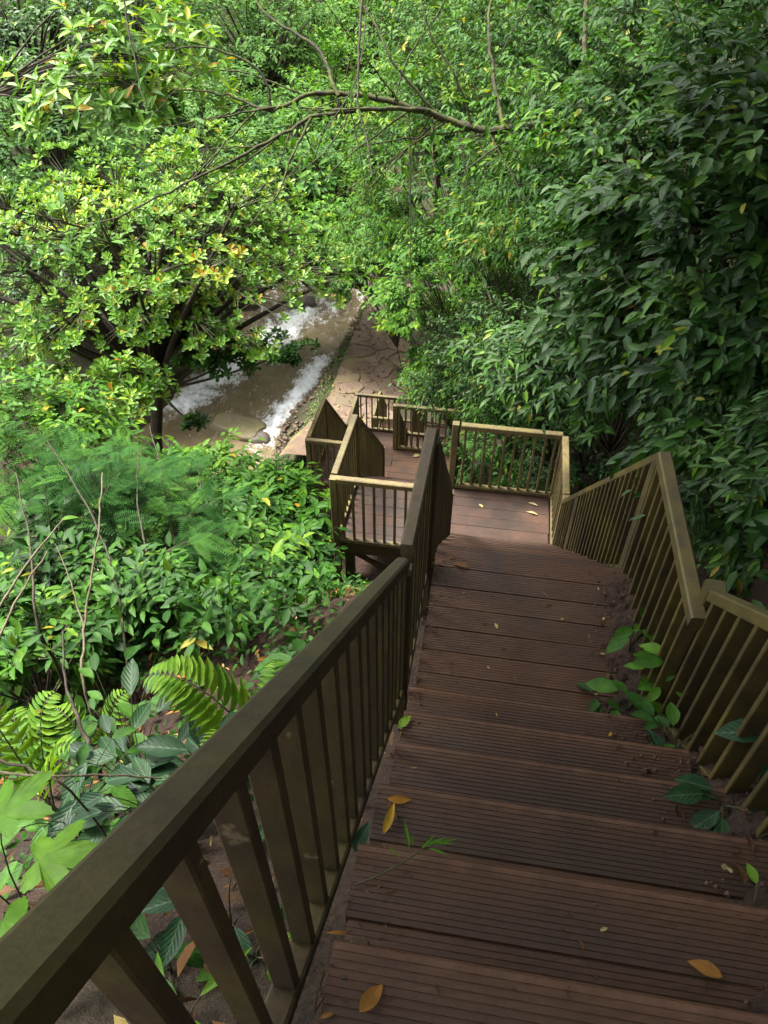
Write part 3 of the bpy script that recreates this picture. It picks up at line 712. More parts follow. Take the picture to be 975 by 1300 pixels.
TOT = [0]
def plant(name, label, cat, c, R, mkey, L, aspect=.4, ncl=16, ntw=12, nlv=7, style='alt', tname='ell', base_t=.42, droop=.3, jit=.35, flat=.55,
          K=0, root=None, group=None, seed=0, fork=.5, trunk_r=.03, bark='bark', zmin=-.4, hang=None, yellow=.012, crad=.42, stemname='branches', twigs=True, partname='leaf', up=1.0, forkpt=None):
    rng = np.random.default_rng(1000+seed)
    c = np.array(c, float); R = np.array(R if hasattr(R, '__len__') else (R, R, R*.8), float)
    if root is None: root = (c[0], c[1])
    v_, u_ = LOC(*root)
    rc_, rh_ = float(river_c(u_)), float(river_h(u_))
    if abs(v_-rc_) < rh_+.6:           # nothing grows out of the water: move the foot to the nearer bank
        v_ = rc_+(rh_+1.0)*(1 if v_ > rc_ else -1)
    if v_ < rc_ or v_ > -2 or u_ < 12.5 or u_ > 23: pass
    else: v_ = -1.2                    # nor out of the path
    w_ = W(v_, u_, 0); root = (w_.x, w_.y)
    rz0 = gz(root[0], root[1])-.08
    rt_ = np.array([root[0], root[1], rz0])
    th = thing(name, rt_, label, cat, group)
    P, D, Nn, Ls, tn, cl, base, tw = crown(rng, c, R, ncl, ntw, nlv, L, style, droop, jit, flat, zmin, hang, crad, up)
    tn = tn+base_t
    yl = rng.random(len(tn)) < yellow; tn = np.where(yl, rng.uniform(.96, 1.0, len(tn)), np.minimum(tn, .93))
    yg = rng.random(len(tn)) < .045; tn = np.where(yg, rng.uniform(.78, .93, len(tn)), tn)
    n = len(P)
    sel = np.zeros(n, bool)
    if K:
        dist = np.linalg.norm(P, axis=1)-Ls*1.5 + rng.uniform(0, 1, n)*R.mean()*.45
        sel[np.argsort(dist)[:K]] = True
        place_leaves(th, tname, mkey, aspect, P[sel], D[sel], Nn[sel], Ls[sel], tn[sel], partname)
    r = ~sel
    fo = obj('foliage', leaf_mesh('foliage', tname, M[mkey], P[r]-rt_, D[r], Nn[r], Ls[r], Ls[r]*aspect, tn[r]), th); fo['kind'] = 'stuff'
    TOT[0] += n*len(T[tname]['starts'])*1.6
    # trunk or stems, limbs to every clump, twigs
    fk = rt_+(c-np.array([0, 0, R[2]*.45])-rt_)*fork if fork < 1 else c-np.array([0, 0, R[2]*.5])
    if forkpt is not None: fk = np.array(forkpt, float)
    mid = (rt_+fk)/2+rng.normal(0, .06, 3)*np.linalg.norm(fk-rt_)
    polys = [(bez(rt_, mid, fk, 7), np.linspace(trunk_r*1.25, trunk_r*.8, 7))]
    for b_, c_ in zip(base, cl):
        m_ = (fk+c_)/2+np.array([0, 0, np.linalg.norm(c_-fk)*.12])+rng.normal(0, .05, 3)*np.linalg.norm(c_-fk)
        polys.append((bez(fk, m_, c_, 5), np.linspace(trunk_r*.6, trunk_r*.14, 5)))
    br = obj(stemname, tubes(stemname, [(p-rt_, q_) for p, q_ in polys], M[bark]), th)
    if twigs:
        st, en, bs = tw
        tp = [(np.stack([bs[i], st[i], en[i]])-rt_, (trunk_r*.12+.0015, trunk_r*.1+.001, .0012)) for i in range(0, len(st))]
        o = obj('twigs', tubes('twigs', tp, M['twig'], 3), th); o['kind'] = 'stuff'
    return th

def at(px, py, t):
    """a point in the valley seen at photo position (px,py), t metres along the view axis"""
    x = (px-487.5)/976*t; y = (650-py)/976*t
    c_, s_ = math.cos(rad(44.6)), math.sin(rad(44.6))
    return (x, t*c_+y*s_, -t*s_+y*c_)

exec_plants = True
# ---- right hillside: broad dark leaves behind the handrails and up the slope
HR = (-.35, -.25, -.25)
right = [
 # px,py,t,R, L, mat, K, base_t, label
 (1010, 660, 4.0, .55, .135, 'dark', 70, .42, 'dark drooping bush at the right edge of the photo, behind the peaked handrail corner'),
 (985, 560, 4.9, .6, .13, 'dark', 60, .40, 'low dark bush directly behind the peak of the bent handrail'),
 (930, 450, 5.0, 1.0, .17, 'dark', 80, .42, 'large-leaved dark bush above the peaked handrail at the right edge'),
 (775, 450, 6.4, 1.0, .17, 'dark', 90, .52, 'bulging glossy bush jutting out from the slope with paler front leaves'),
 (950, 310, 5.4, 1.2, .18, 'dark', 80, .44, 'dark long-leaved bush halfway up the right edge of the photo'),
 (830, 300, 6.8, 1.1, .15, 'mid', 80, .36, 'finer-leaved bush just above the bulging glossy bush, beside a shadowed hollow'),
 (730, 570, 9.2, .8, .10, 'dark', 50, .40, 'small-leaved dark bush behind the right corner of the middle landing'),
 (640, 560, 9.8, .75, .11, 'mid', 50, .46, 'leafy bush seen through the balusters at the far side of the middle landing'),
 (600, 470, 11.0, .95, .10, 'dark', 50, .46, 'dense small-leaved dark bush curtaining the slope above the far landings'),
 (690, 440, 8.6, 1.0, .11, 'dark', 50, .42, 'shadowy bush between the middle landing and the bulging glossy bush'),
 (590, 370, 10.2, 1.1, .15, 'bright', 80, .42, 'bright leafy bush hanging over the right edge of the riverside path'),
 (650, 280, 8.8, 1.1, .14, 'mid', 80, .52, 'medium green bush in the middle of the right slope, left of the shadowed hollow'),
 (745, 215, 7.6, 1.1, .14, 'mid', 80, .44, 'green bush with a few yellow leaves under the mossy branch end'),
 (890, 170, 6.6, 1.2, .15, 'mid', 80, .40, 'finer-leaved green bush below the top right corner of the photo'),
 (540, 290, 12.2, 1.3, .14, 'bright', 80, .38, 'light green bush left of centre slope, over the bend of the river'),
 (560, 190, 11.5, 1.3, .13, 'mid', 70, .55, 'green bush directly below the mossy branch'),
 (660, 130, 10.5, 1.3, .13, 'mid', 60, .45, 'green bush behind the right end of the mossy branch'),
 (800, 90, 8.6, 1.4, .14, 'mid', 70, .42, 'green bush high on the slope right of the slim upright trunk'),
 (950, 60, 6.8, 1.2, .17, 'mid', 70, .42, 'bush with bright upper sprays in the top right corner'),
 (545, 420, 13.5, .85, .17, 'bright', 60, .50, 'bright leaved sapling beside the cracked path just above the far railings'),
 (555, 490, 14.8, .7, .13, 'bright', 50, .48, 'bright green bush right behind the farthest railing'),
 (470, 330, 17.0, 1.2, .12, 'pale', 40, .55, 'pale feathery bush overhanging the upstream rapids'),
 (690, 30, 11.5, 1.6, .13, 'mid', 50, .50, 'bush at the top edge left of the slim upright trunk'),
 (570, 60, 14, 1.8, .13, 'mid', 50, .60, 'light bush at the top edge above the mossy branch'),
]
for i, (px, py, t, R, L, mk_, K, bt_, lab) in enumerate(right):
    c = at(px, py, t); v, u = LOC(c[0], c[1])
    rp = W(v+(.55 if px > 600 else 1.3)*R, u+.1, 0)
    vr = random.Random(900+i); hk = vr.uniform(.2, 1.2); HR = (-.35*hk, -.25*hk, -.25*hk+vr.uniform(-.15, .1))
    plant('bush', lab, 'bush', c, (R*vr.uniform(.9, 1.15), R*vr.uniform(.9, 1.15), R*vr.uniform(.7, 1.0)), mk_, L*vr.uniform(.52, .8), vr.uniform(.34, .5), ncl=int(24+15*R), ntw=17, nlv=9, droop=vr.uniform(.25, .7), K=K+20, root=(rp.x, rp.y), seed=i,
          group='bushes on the steep right slope', base_t=bt_, hang=HR if mk_ == 'dark' else (-.2, -.1, -.2), trunk_r=.017, fork=.6, jit=vr.uniform(.36, .6), crad=vr.uniform(.26, .4))

# ---- left slope bushes
left = [
 (372, 650, 9.0, .6, .15, 'bright', 'ell', 80, .40, 'bright bush against the left railing of the brown landing'),
 (315, 645, 9.2, .72, .13, 'bright', 'ell', 70, .38, 'bright bush below the mossy river boulder'),
 (335, 715, 7.2, .6, .13, 'mid', 'ell', 80, .48, 'green bush close left of the bare support post'),
 (260, 700, 7.6, .75, .14, 'mid', 'ell', 70, .50, 'green bush two steps left of the support post, below the bright bushes'),
 (350, 795, 5.8, .45, .12, 'mid', 'ell', 60, .46, 'small leafy bush just above the long dark handrail below the support post'),
 (300, 790, 5.9, .7, .13, 'mid', 'ell', 60, .40, 'shaded bush above the large bright fern'),
 (225, 640, 8.6, .65, .2, 'feather', 'pinn', 70, .55, 'feathery bush below the trunk of the spreading tree'),
 (120, 640, 8.0, .8, .2, 'feather', 'pinn', 70, .6, 'feathery bush left of the tree trunk base'),
 (45, 640, 6.6, .8, .18, 'feather', 'pinn', 60, .5, 'feathery bush at the left edge of the photo above the leaning dry stalks'),
 (230, 720, 6.6, .7, .12, 'mid', 'ell', 70, .5, 'green broad-leaved bush in the middle of the left slope'),
 (140, 700, 5.8, .75, .18, 'feather', 'pinn', 60, .4, 'feathery bush around the pale bare stem'),
 (235, 800, 5.0, .6, .11, 'mid', 'ell', 60, .42, 'low shaded bush behind the large bright fern'),
 (262, 612, 9.7, .6, .12, 'bright', 'ell', 60, .45, 'bright bush hiding the foot of the spreading tree at the river edge'),
 (50, 560, 9.0, 1.0, .14, 'bright', 'ell', 60, .46, 'bright bush at the left edge beneath the spreading tree crown'),
 (120, 515, 10.4, .8, .15, 'ros', 'obov', 60, .5, 'yellow-green bush left of the spreading tree trunk'),
 (20, 480, 10.8, 1.0, .15, 'ros', 'obov', 60, .5, 'yellow-green bush at the left edge under the spreading crown'),
 (60, 760, 5.2, .7, .12, 'mid', 'ell', 60, .45, 'dark bush at the left edge behind the leaning dry stalks'),
 (170, 790, 5.2, .65, .12, 'mid', 'ell', 60, .4, 'dark bush right of the pale bare stem foot'),
 (30, 860, 4.4, .5, .11, 'mid', 'ell', 50, .45, 'low dark bush at the left edge above the small ferns'),
]
for i, (px, py, t, R, L, mk_, tn_, K, bt_, lab) in enumerate(left):
    c = at(px, py, t); fe = tn_ == 'pinn'
    plant('bush', lab, 'bush', c, (R, R, R*.75), mk_, L*(1.25 if fe else 1), 1.0 if fe else .44, ncl=int(12+10*R), ntw=7 if fe else 11, nlv=4 if fe else 7, tname=tn_, droop=.35, K=K, seed=60+i,
          style='rosette' if tn_ == 'obov' else 'alt', group='bushes on the left slope', base_t=bt_, trunk_r=.016, fork=.55, jit=.3, partname='frond' if fe else 'leaf')

# ---- the spreading tree by the river
tc = np.array(at(185, 345, 12.0))
sptree = plant('spreading_tree', 'spreading yellow-green tree with a dark forked trunk standing in front of the river', 'tree', tc, (2.8, 2.4, 1.6), 'ros', .125, .46, ncl=120, ntw=17, nlv=9,
      style='rosette', tname='obov', base_t=.5, flat=.4, K=260, root=at(203, 560, 12.6)[:2], seed=101, forkpt=at(200, 495, 12.5), trunk_r=.12, zmin=-.25, crad=.25, stemname='trunk', yellow=.02)
rng = np.random.default_rng(88); so = np.array(sptree.location); fk0 = np.array(at(200, 495, 12.5)); lim = []
for c_, R_, nc_ in ((at(300, 452, 11.6), (.55, .45, .16), 9), (at(362, 448, 11.4), (.35, .35, .14), 7), (at(255, 440, 11.8), (.5, .45, .2), 9), (at(255, 545, 11.5), (.2, .2, .25), 4)):
    P, D, Nn, Ls, tn, cl, base, tw = crown(rng, c_, R_, nc_, 9, 8, .12, 'rosette', .3, .35, .4, -.9, None, .5)
    o = obj('foliage', leaf_mesh('foliage', 'obov', M['mid'], P-so, D, Nn, Ls, Ls*.46, np.clip(tn+.25, 0, .9)), sptree); o['kind'] = 'stuff'
    lim.append((bez(fk0, (fk0+np.array(c_))/2+(0, 0, -.15), c_, 8)-so, np.linspace(.03, .008, 8)))
    lim += [(bez(c_, (np.array(c_)+q_)/2+(0, 0, .04), q_, 4)-so, np.linspace(.008, .003, 4)) for q_ in cl]
obj('low_branch', tubes('low_branch', lim, M['bark'], 5), sptree)
plant('leafy_branch_tree', 'young tree with large yellowing leaves in the upper left before pale far trees', 'tree', at(165, 120, 7.6), (.8, .8, .95), 'ros', .2, .38, ncl=22, ntw=8, nlv=7,
      style='rosette', tname='ell', base_t=.5, K=160, root=(-5.3, 3.6), forkpt=at(-10, 120, 7.6), seed=102, fork=.8, trunk_r=.022, stemname='trunk', yellow=.05)

# ---- mossy leaning tree with the long branch across the top
def limb(pts, r0, r1):
    pts = np.array(pts, float); n = len(pts)
    # smooth by Catmull-Rom
    out = []
    P_ = np.vstack([2*pts[0]-pts[1], pts, 2*pts[-1]-pts[-2]])
    for i in range(1, n):
        p0, p1, p2, p3 = P_[i-1:i+3]
        for s in np.linspace(0, 1, 6, endpoint=False):
            out.append(.5*((2*p1)+(-p0+p2)*s+(2*p0-5*p1+4*p2-p3)*s*s+(-p0+3*p1-3*p2+p3)*s**3))
    out.append(pts[-1]); out = np.array(out)
    jr = np.random.default_rng(len(out)+int(abs(pts[0, 0])*100))
    out[1:-1] += jr.normal(0, min(.008, r0*.35), out[1:-1].shape)
    return out, np.linspace(r0, r1, len(out))
rb = W(2.2, 5.6, 0); rb.z = gz(rb.x, rb.y)-.1
mt = thing('leaning_tree', rb, 'leaning tree whose mossy forked branch crosses the top of the photo', 'tree')
B0 = np.array(rb)
main = [B0, B0+(.05, .1, 1.5), at(790, 190, 7.3), at(700, 160, 7.2), at(620, 165, 7.2), at(560, 150, 7.2), at(480, 125, 7.1), at(400, 118, 7.0), at(345, 140, 6.9), at(290, 120, 6.9), at(215, 112, 6.8)]
subs = [([at(600, 163, 7.2), at(540, 140, 7.1), at(470, 140, 6.9), at(395, 150, 6.8), at(340, 180, 6.7), at(250, 225, 6.6), at(150, 275, 6.6), at(60, 300, 6.5)], .026, .004),
        ([at(395, 150, 6.8), at(370, 200, 6.7), at(350, 250, 6.6), at(310, 290, 6.5)], .014, .003),
        ([at(430, 122, 7.0), at(400, 60, 7.1), at(340, 20, 7.2), at(300, -40, 7.3)], .02, .006),
        ([at(345, 140, 6.9), at(330, 90, 6.8), at(260, 60, 6.7), at(180, 70, 6.6)], .015, .004),
        ([at(640, 165, 7.2), at(625, 90, 7.3), at(620, 20, 7.4), at(640, -60, 7.5)], .022, .01),
        ([at(600, 163, 7.2), at(580, 100, 7.0), at(545, 40, 6.9), at(530, -30, 6.8)], .012, .005),
        ([at(450, 120, 7.0), at(430, 170, 6.8), at(385, 215, 6.7), at(330, 235, 6.6)], .009, .002),
        ([at(660, 162, 7.2), at(600, 210, 6.9), at(560, 230, 6.8)], .01, .003),
        ([at(500, 130, 7.1), at(520, 70, 7.0), at(560, 10, 6.9), at(575, -40, 6.9)], .009, .004),
        ([at(380, 118, 7.0), at(300, 90, 6.9), at(240, 100, 6.8), at(190, 150, 6.7)], .009, .002),
        ([at(520, 140, 7.1), at(440, 200, 6.8), at(410, 230, 6.6)], .01, .003),
        ([at(560, 150, 7.2), at(500, 80, 7.0), at(470, 20, 7.0), at(420, -40, 7.0)], .014, .006)]
obj('trunk', tubes('trunk', [(limb(main, .06, .005)[0]-B0, limb(main, .06, .005)[1])], M['bark_moss'], 8), mt)
wr = np.random.default_rng(61)
for k in range(26):
    src_ = limb(subs[0][0], 1, 1)[0] if k % 2 else limb(main, 1, 1)[0][18:]
    p0 = src_[wr.integers(2, len(src_)-2)]; ln_ = wr.uniform(.5, 1.6); up_ = wr.random() < .4
    d_ = np.array([wr.uniform(-1, .35), wr.uniform(-.8, .3), (wr.uniform(.1, .9) if up_ else wr.uniform(-.7, .15))]); d_ /= np.linalg.norm(d_)
    b_ = np.array([wr.uniform(-.4, .4), wr.uniform(-.3, .3), wr.uniform(-.5, .1)])
    subs.append(([p0, p0+d_*ln_*.35+b_*.12, p0+d_*ln_*.7+b_*.3, p0+d_*ln_+b_*.55], wr.uniform(.006, .011), .002))
for s_, a_, b_ in subs:
    p_, r_ = limb(s_, a_, b_); obj('branch', tubes('branch', [(p_-B0, r_)], M['bark_moss'], 6), mt)
# leaves of this tree: sprays along the branches and above them
rng = np.random.default_rng(77)
allp = np.concatenate([limb(s_, 1, 1)[0][4:] for s_, _, _ in subs]+[limb(main, 1, 1)[0][22:]])
n = 420
bp = allp[rng.integers(0, len(allp), n)]+rng.normal(0, .16, (n, 3))+(0, 0, -.02)
bp[:110] = np.array(at(705, 165, 6.9))+rng.normal(0, 1, (110, 3))*(.34, .25, .2)
Dd = rng.normal(0, .7, (n, 3))+(-.3, -.2, -.35); Nd = rng.normal(0, .4, (n, 3))+(0, 0, 1)
Ls = rng.uniform(.07, .14, n); tn = np.clip(rng.normal(.5, .16, n), 0, .95)
place_leaves(mt, 'ell', 'bright', .42, bp[:250], Dd[:250], Nd[:250], Ls[:250], tn[:250])
o = obj('foliage', leaf_mesh('foliage', 'ell', M['bright'], bp[250:]-B0, Dd[250:], Nd[250:], Ls[250:], Ls[250:]*.42, tn[250:]), mt); o['kind'] = 'stuff'

# unseen crowns added out of frame, placed and trimmed to shade stair and slope
for i, (c_, R_, rt0, nc_, lab) in enumerate((
    ((2.6, 2.4, 2.6), (3.2, 3.4, 1.2), W(4.2, 1.5, 0), 110, 'unseen shade tree added on the right bank, roofing the upper stair'),
    ((-1.0, 3.0, 2.7), (1.9, 3.3, 1.0), W(-2.6, -4.5, 0), 130, 'unseen shade tree added behind the camera, reaching over the long dark handrail'),
    ((1.5, 5.6, 2.9), (2.3, 2.6, 1.0), W(4.6, 4.6, 0), 55, 'unseen shade tree added on the right bank, reaching out above the middle landing'),
    ((5.6, 7.0, 2.0), (3.0, 3.2, 1.6), W(6.5, 6, 0), 45, 'unseen shade tree added at the top of the right slope above the middle landing'),
    ((5.5, 12.5, .6), (3.0, 3.2, 1.6), W(6.5, 11, 0), 80, 'unseen shade tree added at the top of the right slope above the far landings'))):
    plant('shade_tree', lab, 'tree', c_, R_, 'dark', .2, .45, ncl=nc_, ntw=13, nlv=8, K=0, root=(rt0.x, rt0.y), seed=110+i, fork=.8, trunk_r=.13, stemname='trunk', droop=.3, crad=.32, twigs=False, zmin=-.6)

# ---- trees farther up the valley
far = [
 (30, 60, 24, 2.6, 'dark', 'dark tree in the top left corner'), (60, 190, 20, 2.0, 'pale', 'pale grey-green tree at the left edge below the dark corner tree'),
 (170, 40, 27, 2.8, 'mid', 'green tree behind the young yellow-leaved tree'), (260, 170, 24, 2.3, 'pale', 'pale tree just right of the young yellow-leaved tree'),
 (330, 60, 30, 3.0, 'pale', 'pale tree at the top edge above the mossy branch fork'), (360, 230, 22, 2.0, 'pale', 'pale tree under the hanging twigs of the mossy branch'),
 (430, 160, 27, 2.6, 'bright', 'light green tree behind the middle of the mossy branch'), (420, 270, 21, 1.7, 'bright', 'light green tree leaning over the far bend of the river'),
 (470, 40, 32, 3.0, 'bright', 'light green tree at the top edge left of centre'), (560, 120, 24, 2.2, 'mid', 'green tree on the far right bank above the path'),
 (250, 280, 21, 1.6, 'dark', 'dark tree behind the crown of the spreading tree'), (130, 270, 22, 2.0, 'mid', 'green tree behind the left half of the spreading tree'),
 (20, 300, 22, 2.2, 'mid', 'green tree at the left edge behind the spreading tree'), (330, 330, 23, 1.3, 'dark', 'dark bushy tree on the left bank of the rapids'),
 (640, 40, 22, 2.4, 'mid', 'green tree far up the right slope at the top edge'), (100, 380, 20, 1.6, 'dark', 'shadowy tree low behind the spreading tree'),
 (420, 330, 22, 1.1, 'pale', 'pale shrubby tree dipping towards the rapids'), (240, 380, 21, 1.2, 'dark', 'dark low tree on the left river bank behind the crown')]
for i, (px, py, t, R, mk_, lab) in enumerate(far):
    c = at(px, py, t); v, u = LOC(c[0], c[1])
    plant('valley_tree', lab, 'tree', c, (R, R, R*.95), mk_, .2, .5, ncl=int(30+12*R), ntw=14, nlv=8, tname='lite', droop=.35, seed=130+i, group='trees farther up the valley',
          base_t=.46, trunk_r=.11, fork=.7, crad=.34, twigs=False, stemname='trunk', yellow=.004)

# ---- far wooded slopes that read as one mass
rng = np.random.default_rng(9)
n = 90000
uu = rng.uniform(16, 75, n); vv = np.where(rng.random(n) < .72, river_c(uu)-river_h(uu)-.5-rng.uniform(0, 1, n)**1.3*40, -.5+rng.uniform(0, 1, n)**1.3*30)
zz = ground_z(vv, uu)
px_ = OX+vv*CA+uu*SA; py_ = OY-vv*SA+uu*CA
hh = 1.1+1.3*np.array([mnoise.noise(Vector((a*.35, b*.35, 2))) for a, b in zip(px_, py_)])
P = np.stack([px_, py_, zz+np.maximum(hh, .1)*rng.uniform(.2, 1, n)**.6*1.6], 1)
sc_ = np.clip(uu/28, .6, 2.5)*.26
D = rng.normal(0, .6, (n, 3))+(-.2, -.4, -.3); Nn = rng.normal(0, .45, (n, 3))+(0, -.3, 1)
o = obj('far_forest', leaf_mesh('far_forest', 'lite', M['pale'], P, D, Nn, sc_*rng.uniform(.7, 1.3, n), sc_*.5, np.clip(rng.normal(.45, .2, n), 0, 1)))
tag(o, 'distant wooded slopes of the valley behind the single trees', 'forest', kind='stuff')

# ---- undergrowth carpeting the slopes
def carpet(name, label, n, urange, vfun, hmax, L, mkey, seed, bt_, keep=None):
    rng = np.random.default_rng(seed)
    uu = rng.uniform(*urange, n); vv = vfun(uu, rng.random(n))
    zz = ground_z(vv, uu)
    x_ = OX+vv*CA+uu*SA; y_ = OY-vv*SA+uu*CA
    nz = np.array([mnoise.noise(Vector((a*1.3, b*1.3, seed))) for a, b in zip(x_, y_)])
    h = np.clip(.35+nz, .05, 1)*hmax
    ok = rng.random(n) < np.clip(.75+nz*.8, .15, 1)
    P = np.stack([x_, y_, zz+.03+h*rng.random(n)**.7], 1)[ok]; n = len(P)
    D = rng.normal(0, .7, (n, 3))+(-.2, -.2, -.25); Nn = rng.normal(0, .4, (n, 3))+(-.25, -.1, 1)
    Ls = L*rng.uniform(.6, 1.3, n)
    o = obj(name, leaf_mesh(name, 'ell', M[mkey], P, D, Nn, Ls, Ls*.45, np.clip(rng.normal(bt_, .15, n), 0, .95)))
    return tag(o, label, 'undergrowth', kind='stuff')
carpet('undergrowth', 'low leafy undergrowth covering the steep slope right of the stair', 26000, (-1.5, 17), lambda u, r: np.interp(u, [-5, 4.6, 7, 10, 16, 24], [1.35, 1.5, .6, .5, -1.5, -2.2])+r**1.2*5, .8, .12, 'dark', 21, .42)
carpet('undergrowth', 'low leafy undergrowth covering the slope left of the stair', 20000, (.6, 13), lambda u, r: np.interp(u, [-5, 3, 4, 6.5, 7.5, 12, 14], [-.6, -.7, -1.6, -1.8, -2.9, -3.4, -5.2])-r*(4.2-.12*u), .55, .11, 'mid', 22, .42)
carpet('undergrowth', 'small-leaved weeds covering the ground below the long dark handrail', 9000, (-1.1, 4.4), lambda u, r: -.5-.25*np.maximum(0, -u)-.5*np.clip(u-2.6, 0, 1.8)-r*2.6, .30, .06, 'mid', 24, .5)
carpet('riverbank_weeds', 'yellowish weeds along the verge between the path and the river', 2600, (12.5, 23), lambda u, r: np.interp(u, [13, 16, 20, 23], [-4.2, -3.85, -4.0, -3.8])-r*(1.25-.03*u), .07, .055, 'ros', 23, .62)

# ------------------------------------------------------------------ soil spilled along the right ends of the treads
def soil_top(v, u):
    nzl = -2.95-.966*u if u < 0 else -3.23+.02
    b = -.16 if u < 0 else -.02
    if u < 0: b += .10*max(0, 1-abs(u)/.1)*0
    edge = .93+.07*mnoise.noise(Vector((u*2.3, .5, 4)))+.035*mnoise.noise(Vector((u*9, 2.5, 4)))
    return nzl+b+(v-edge)*.55+.045*mnoise.noise(Vector((v*7, u*7, 8)))+.036*mnoise.noise(Vector((v*23, u*23, 8)))+.012*mnoise.noise(Vector((v*60, u*60, 8)))
vs_, fs = [], []; nu_s, nv_s = 340, 44
for i in range(nu_s+1):
    u = -2.6+3.7*i/nu_s
    for j in range(nv_s+1):
        v = .78+.72*j/nv_s; z = soil_top(v, u)
        if v > 1.2: z = z*(1-(v-1.2)/.3)+(float(ground_z(v, u))-.03)*((v-1.2)/.3)
        if u > 1.0: z -= (u-1.0)*2.0
        vs_.append(W(v, u, z))
for i in range(nu_s):
    for j in range(nv_s):
        p = i*(nv_s+1)+j; fs.append((p, p+1, p+nv_s+2, p+nv_s+1))
tag(obj('dirt', pymesh('dirt', vs_, fs, M['soil'], True)), 'loose brown soil spilled over the right ends of the treads', 'soil', kind='stuff')

rng = np.random.default_rng(51); cv, cf = [], []
for k in range(700):
    v = rng.uniform(.84, 1.18); u = rng.uniform(-2.3, 1.05); r_ = rng.uniform(.003, .010)*(1 if k % 25 else 2.2)
    edge = .93+.07*mnoise.noise(Vector((u*2.3, .5, 4)))
    if v < edge-.05+rng.uniform(-.05, .03): continue
    k_ = int(max(0, math.ceil(-u/.29)-1)); zt = -2.95+.28*k_ if u < 0 else -3.23
    z = max(soil_top(v, u), zt if v < 1.08 else -9)
    c = W(v, u, z+r_*.3); b = len(cv)
    for d in ((1, 0, 0), (-1, 0, 0), (0, 1, 0), (0, -1, 0), (0, 0, 1), (0, 0, -1)): cv.append(c+Vector(d)*r_*rng.uniform(.6, 1.3))
    for f_ in ((0, 2, 4), (2, 1, 4), (1, 3, 4), (3, 0, 4), (2, 0, 5), (1, 2, 5), (3, 1, 5), (0, 3, 5)): cf.append(tuple(b+q_ for q_ in f_))
tag(obj('crumbs', pymesh('crumbs', cv, cf, M['clod'], False)), 'crumbs of soil scattered over the right ends of the steps', 'soil', kind='stuff')

def blade(tname, mkey, aspect, tint): return unit_leaf(tname, mkey, aspect, tint)
def fallen(name, label, v, u, z, L, tint, yaw, aspect=.42, tilt=(0, 0), mk_='dead', tn_='ellfine', group='fallen leaves on the stair'):
    me = unit_leaf(tn_, mk_, aspect, tint); o = obj(name, me, None, W(v, u, z+.012))
    o.rotation_euler = (tilt[0], tilt[1], yaw-A9); o.scale = (L, L, L); tag(o, label, 'leaf', group); return o
fallen('fallen_leaf', 'orange-brown dry leaf lying alone on the shaded upper landing', .2, 1.0, -3.23, .1, 3, 2.9, .4)
fallen('fallen_leaf', 'yellow narrow leaf standing against the fourth step by the long handrail', .035, -1.0, -2.11, .085, 6, 1.3, .3, (.2, -.5))
fallen('fallen_leaf', 'yellow curled leaf against the riser beside the long handrail', .03, -.9, -2.11, .07, 5, .1, .35, (.5, 0))
fallen('fallen_leaf', 'pale green-yellow leaf on the left end of a step by the balusters', -.01, -.36, -2.67, .07, 6, .9, .5, (.1, -.3), 'fern')
fallen('fallen_leaf', 'orange leaf near the bottom right corner of the photo', .80, -1.3, -1.83, .07, 4, 2.8, .45)
fallen('fallen_leaf', 'dull brown upright dead leaf in the dirt right of the steps', .97, -1.0, -2.07, .075, 1, 1.6, .4, (.3, .3))
fallen('fallen_leaf', 'pale orange leaf cut by the bottom edge of the photo', .08, -1.54, -1.55, .06, 4, 1.0, .5)
fallen('fallen_leaf', 'thin pale leaf on the first step edge above the upper landing', .46, .03, -3.23, .06, 7, 2.8, .25)
fallen('fallen_leaf', 'green-blue upright leaf between step end and balusters', -.035, -1.06, -2.11, .09, 3, 1.1, .42, (.2, -.7), 'vein')
fallen('fallen_leaf', 'small pale leaf in the far right corner of the middle landing', .9, 4.42, -5.93, .13, 7, 2.7, .22)
fallen('fallen_leaf', 'long pale leaf at the right edge of the middle landing', .9, 4.28, -5.93, .15, 7, 2.8, .22)
fallen('fallen_leaf', 'tiny pale leaf in the middle of the middle landing', .3, 4.3, -5.93, .08, 7, 2.2, .4)
fallen('fallen_leaf', 'yellow leaf at the near right of the middle landing', .8, 3.75, -5.93, .06, 6, .4, .5)
fallen('fallen_leaf', 'pale leaf on the far side of the brown landing', -.87, 7.8, -8.3, .16, 7, .6, .5)
fallen('fallen_leaf', 'orange leaf on the left half of the brown landing', -1.9, 7.5, -8.3, .15, 4, 1.1, .4)
fallen('fallen_leaf', 'second orange leaf nearer the left railing of the brown landing', -2.1, 7.2, -8.3, .14, 4, .2, .4)
for i, (v, u, z, L, tn_, lab) in enumerate(((.62, .6, -3.23, .03, 2, 'tiny brown scrap in the middle of the upper landing'), (.9, .7, -3.23, .035, 1, 'brown scrap by the dirt at the far right of the upper landing'), (.5, -.8, -2.39, .02, 7, 'tiny pale scrap in the middle of the third step'),
        (.75, -.5, -2.39, .025, 2, 'tiny brown scrap right of the middle of the third step'), (.55, -1.25, -1.83, .022, 7, 'white speck of a scrap on the wide step before the lowest one'), (.35, .35, -3.23, .02, 7, 'tiny pale scrap at the near left of the upper landing'),
        (.7, -1.05, -2.11, .03, 1, 'brown scrap on the fourth step right of the sprig'), (.3, -.2, -2.67, .03, 2, 'brown scrap on the left of the second step'), (.85, -.1, -2.95, .03, 6, 'yellow scrap at the right of the first step'))):
    fallen('leaf_scrap', lab, v, u, z, L, tn_, i*1.7, .4, group='tiny scraps on the steps')
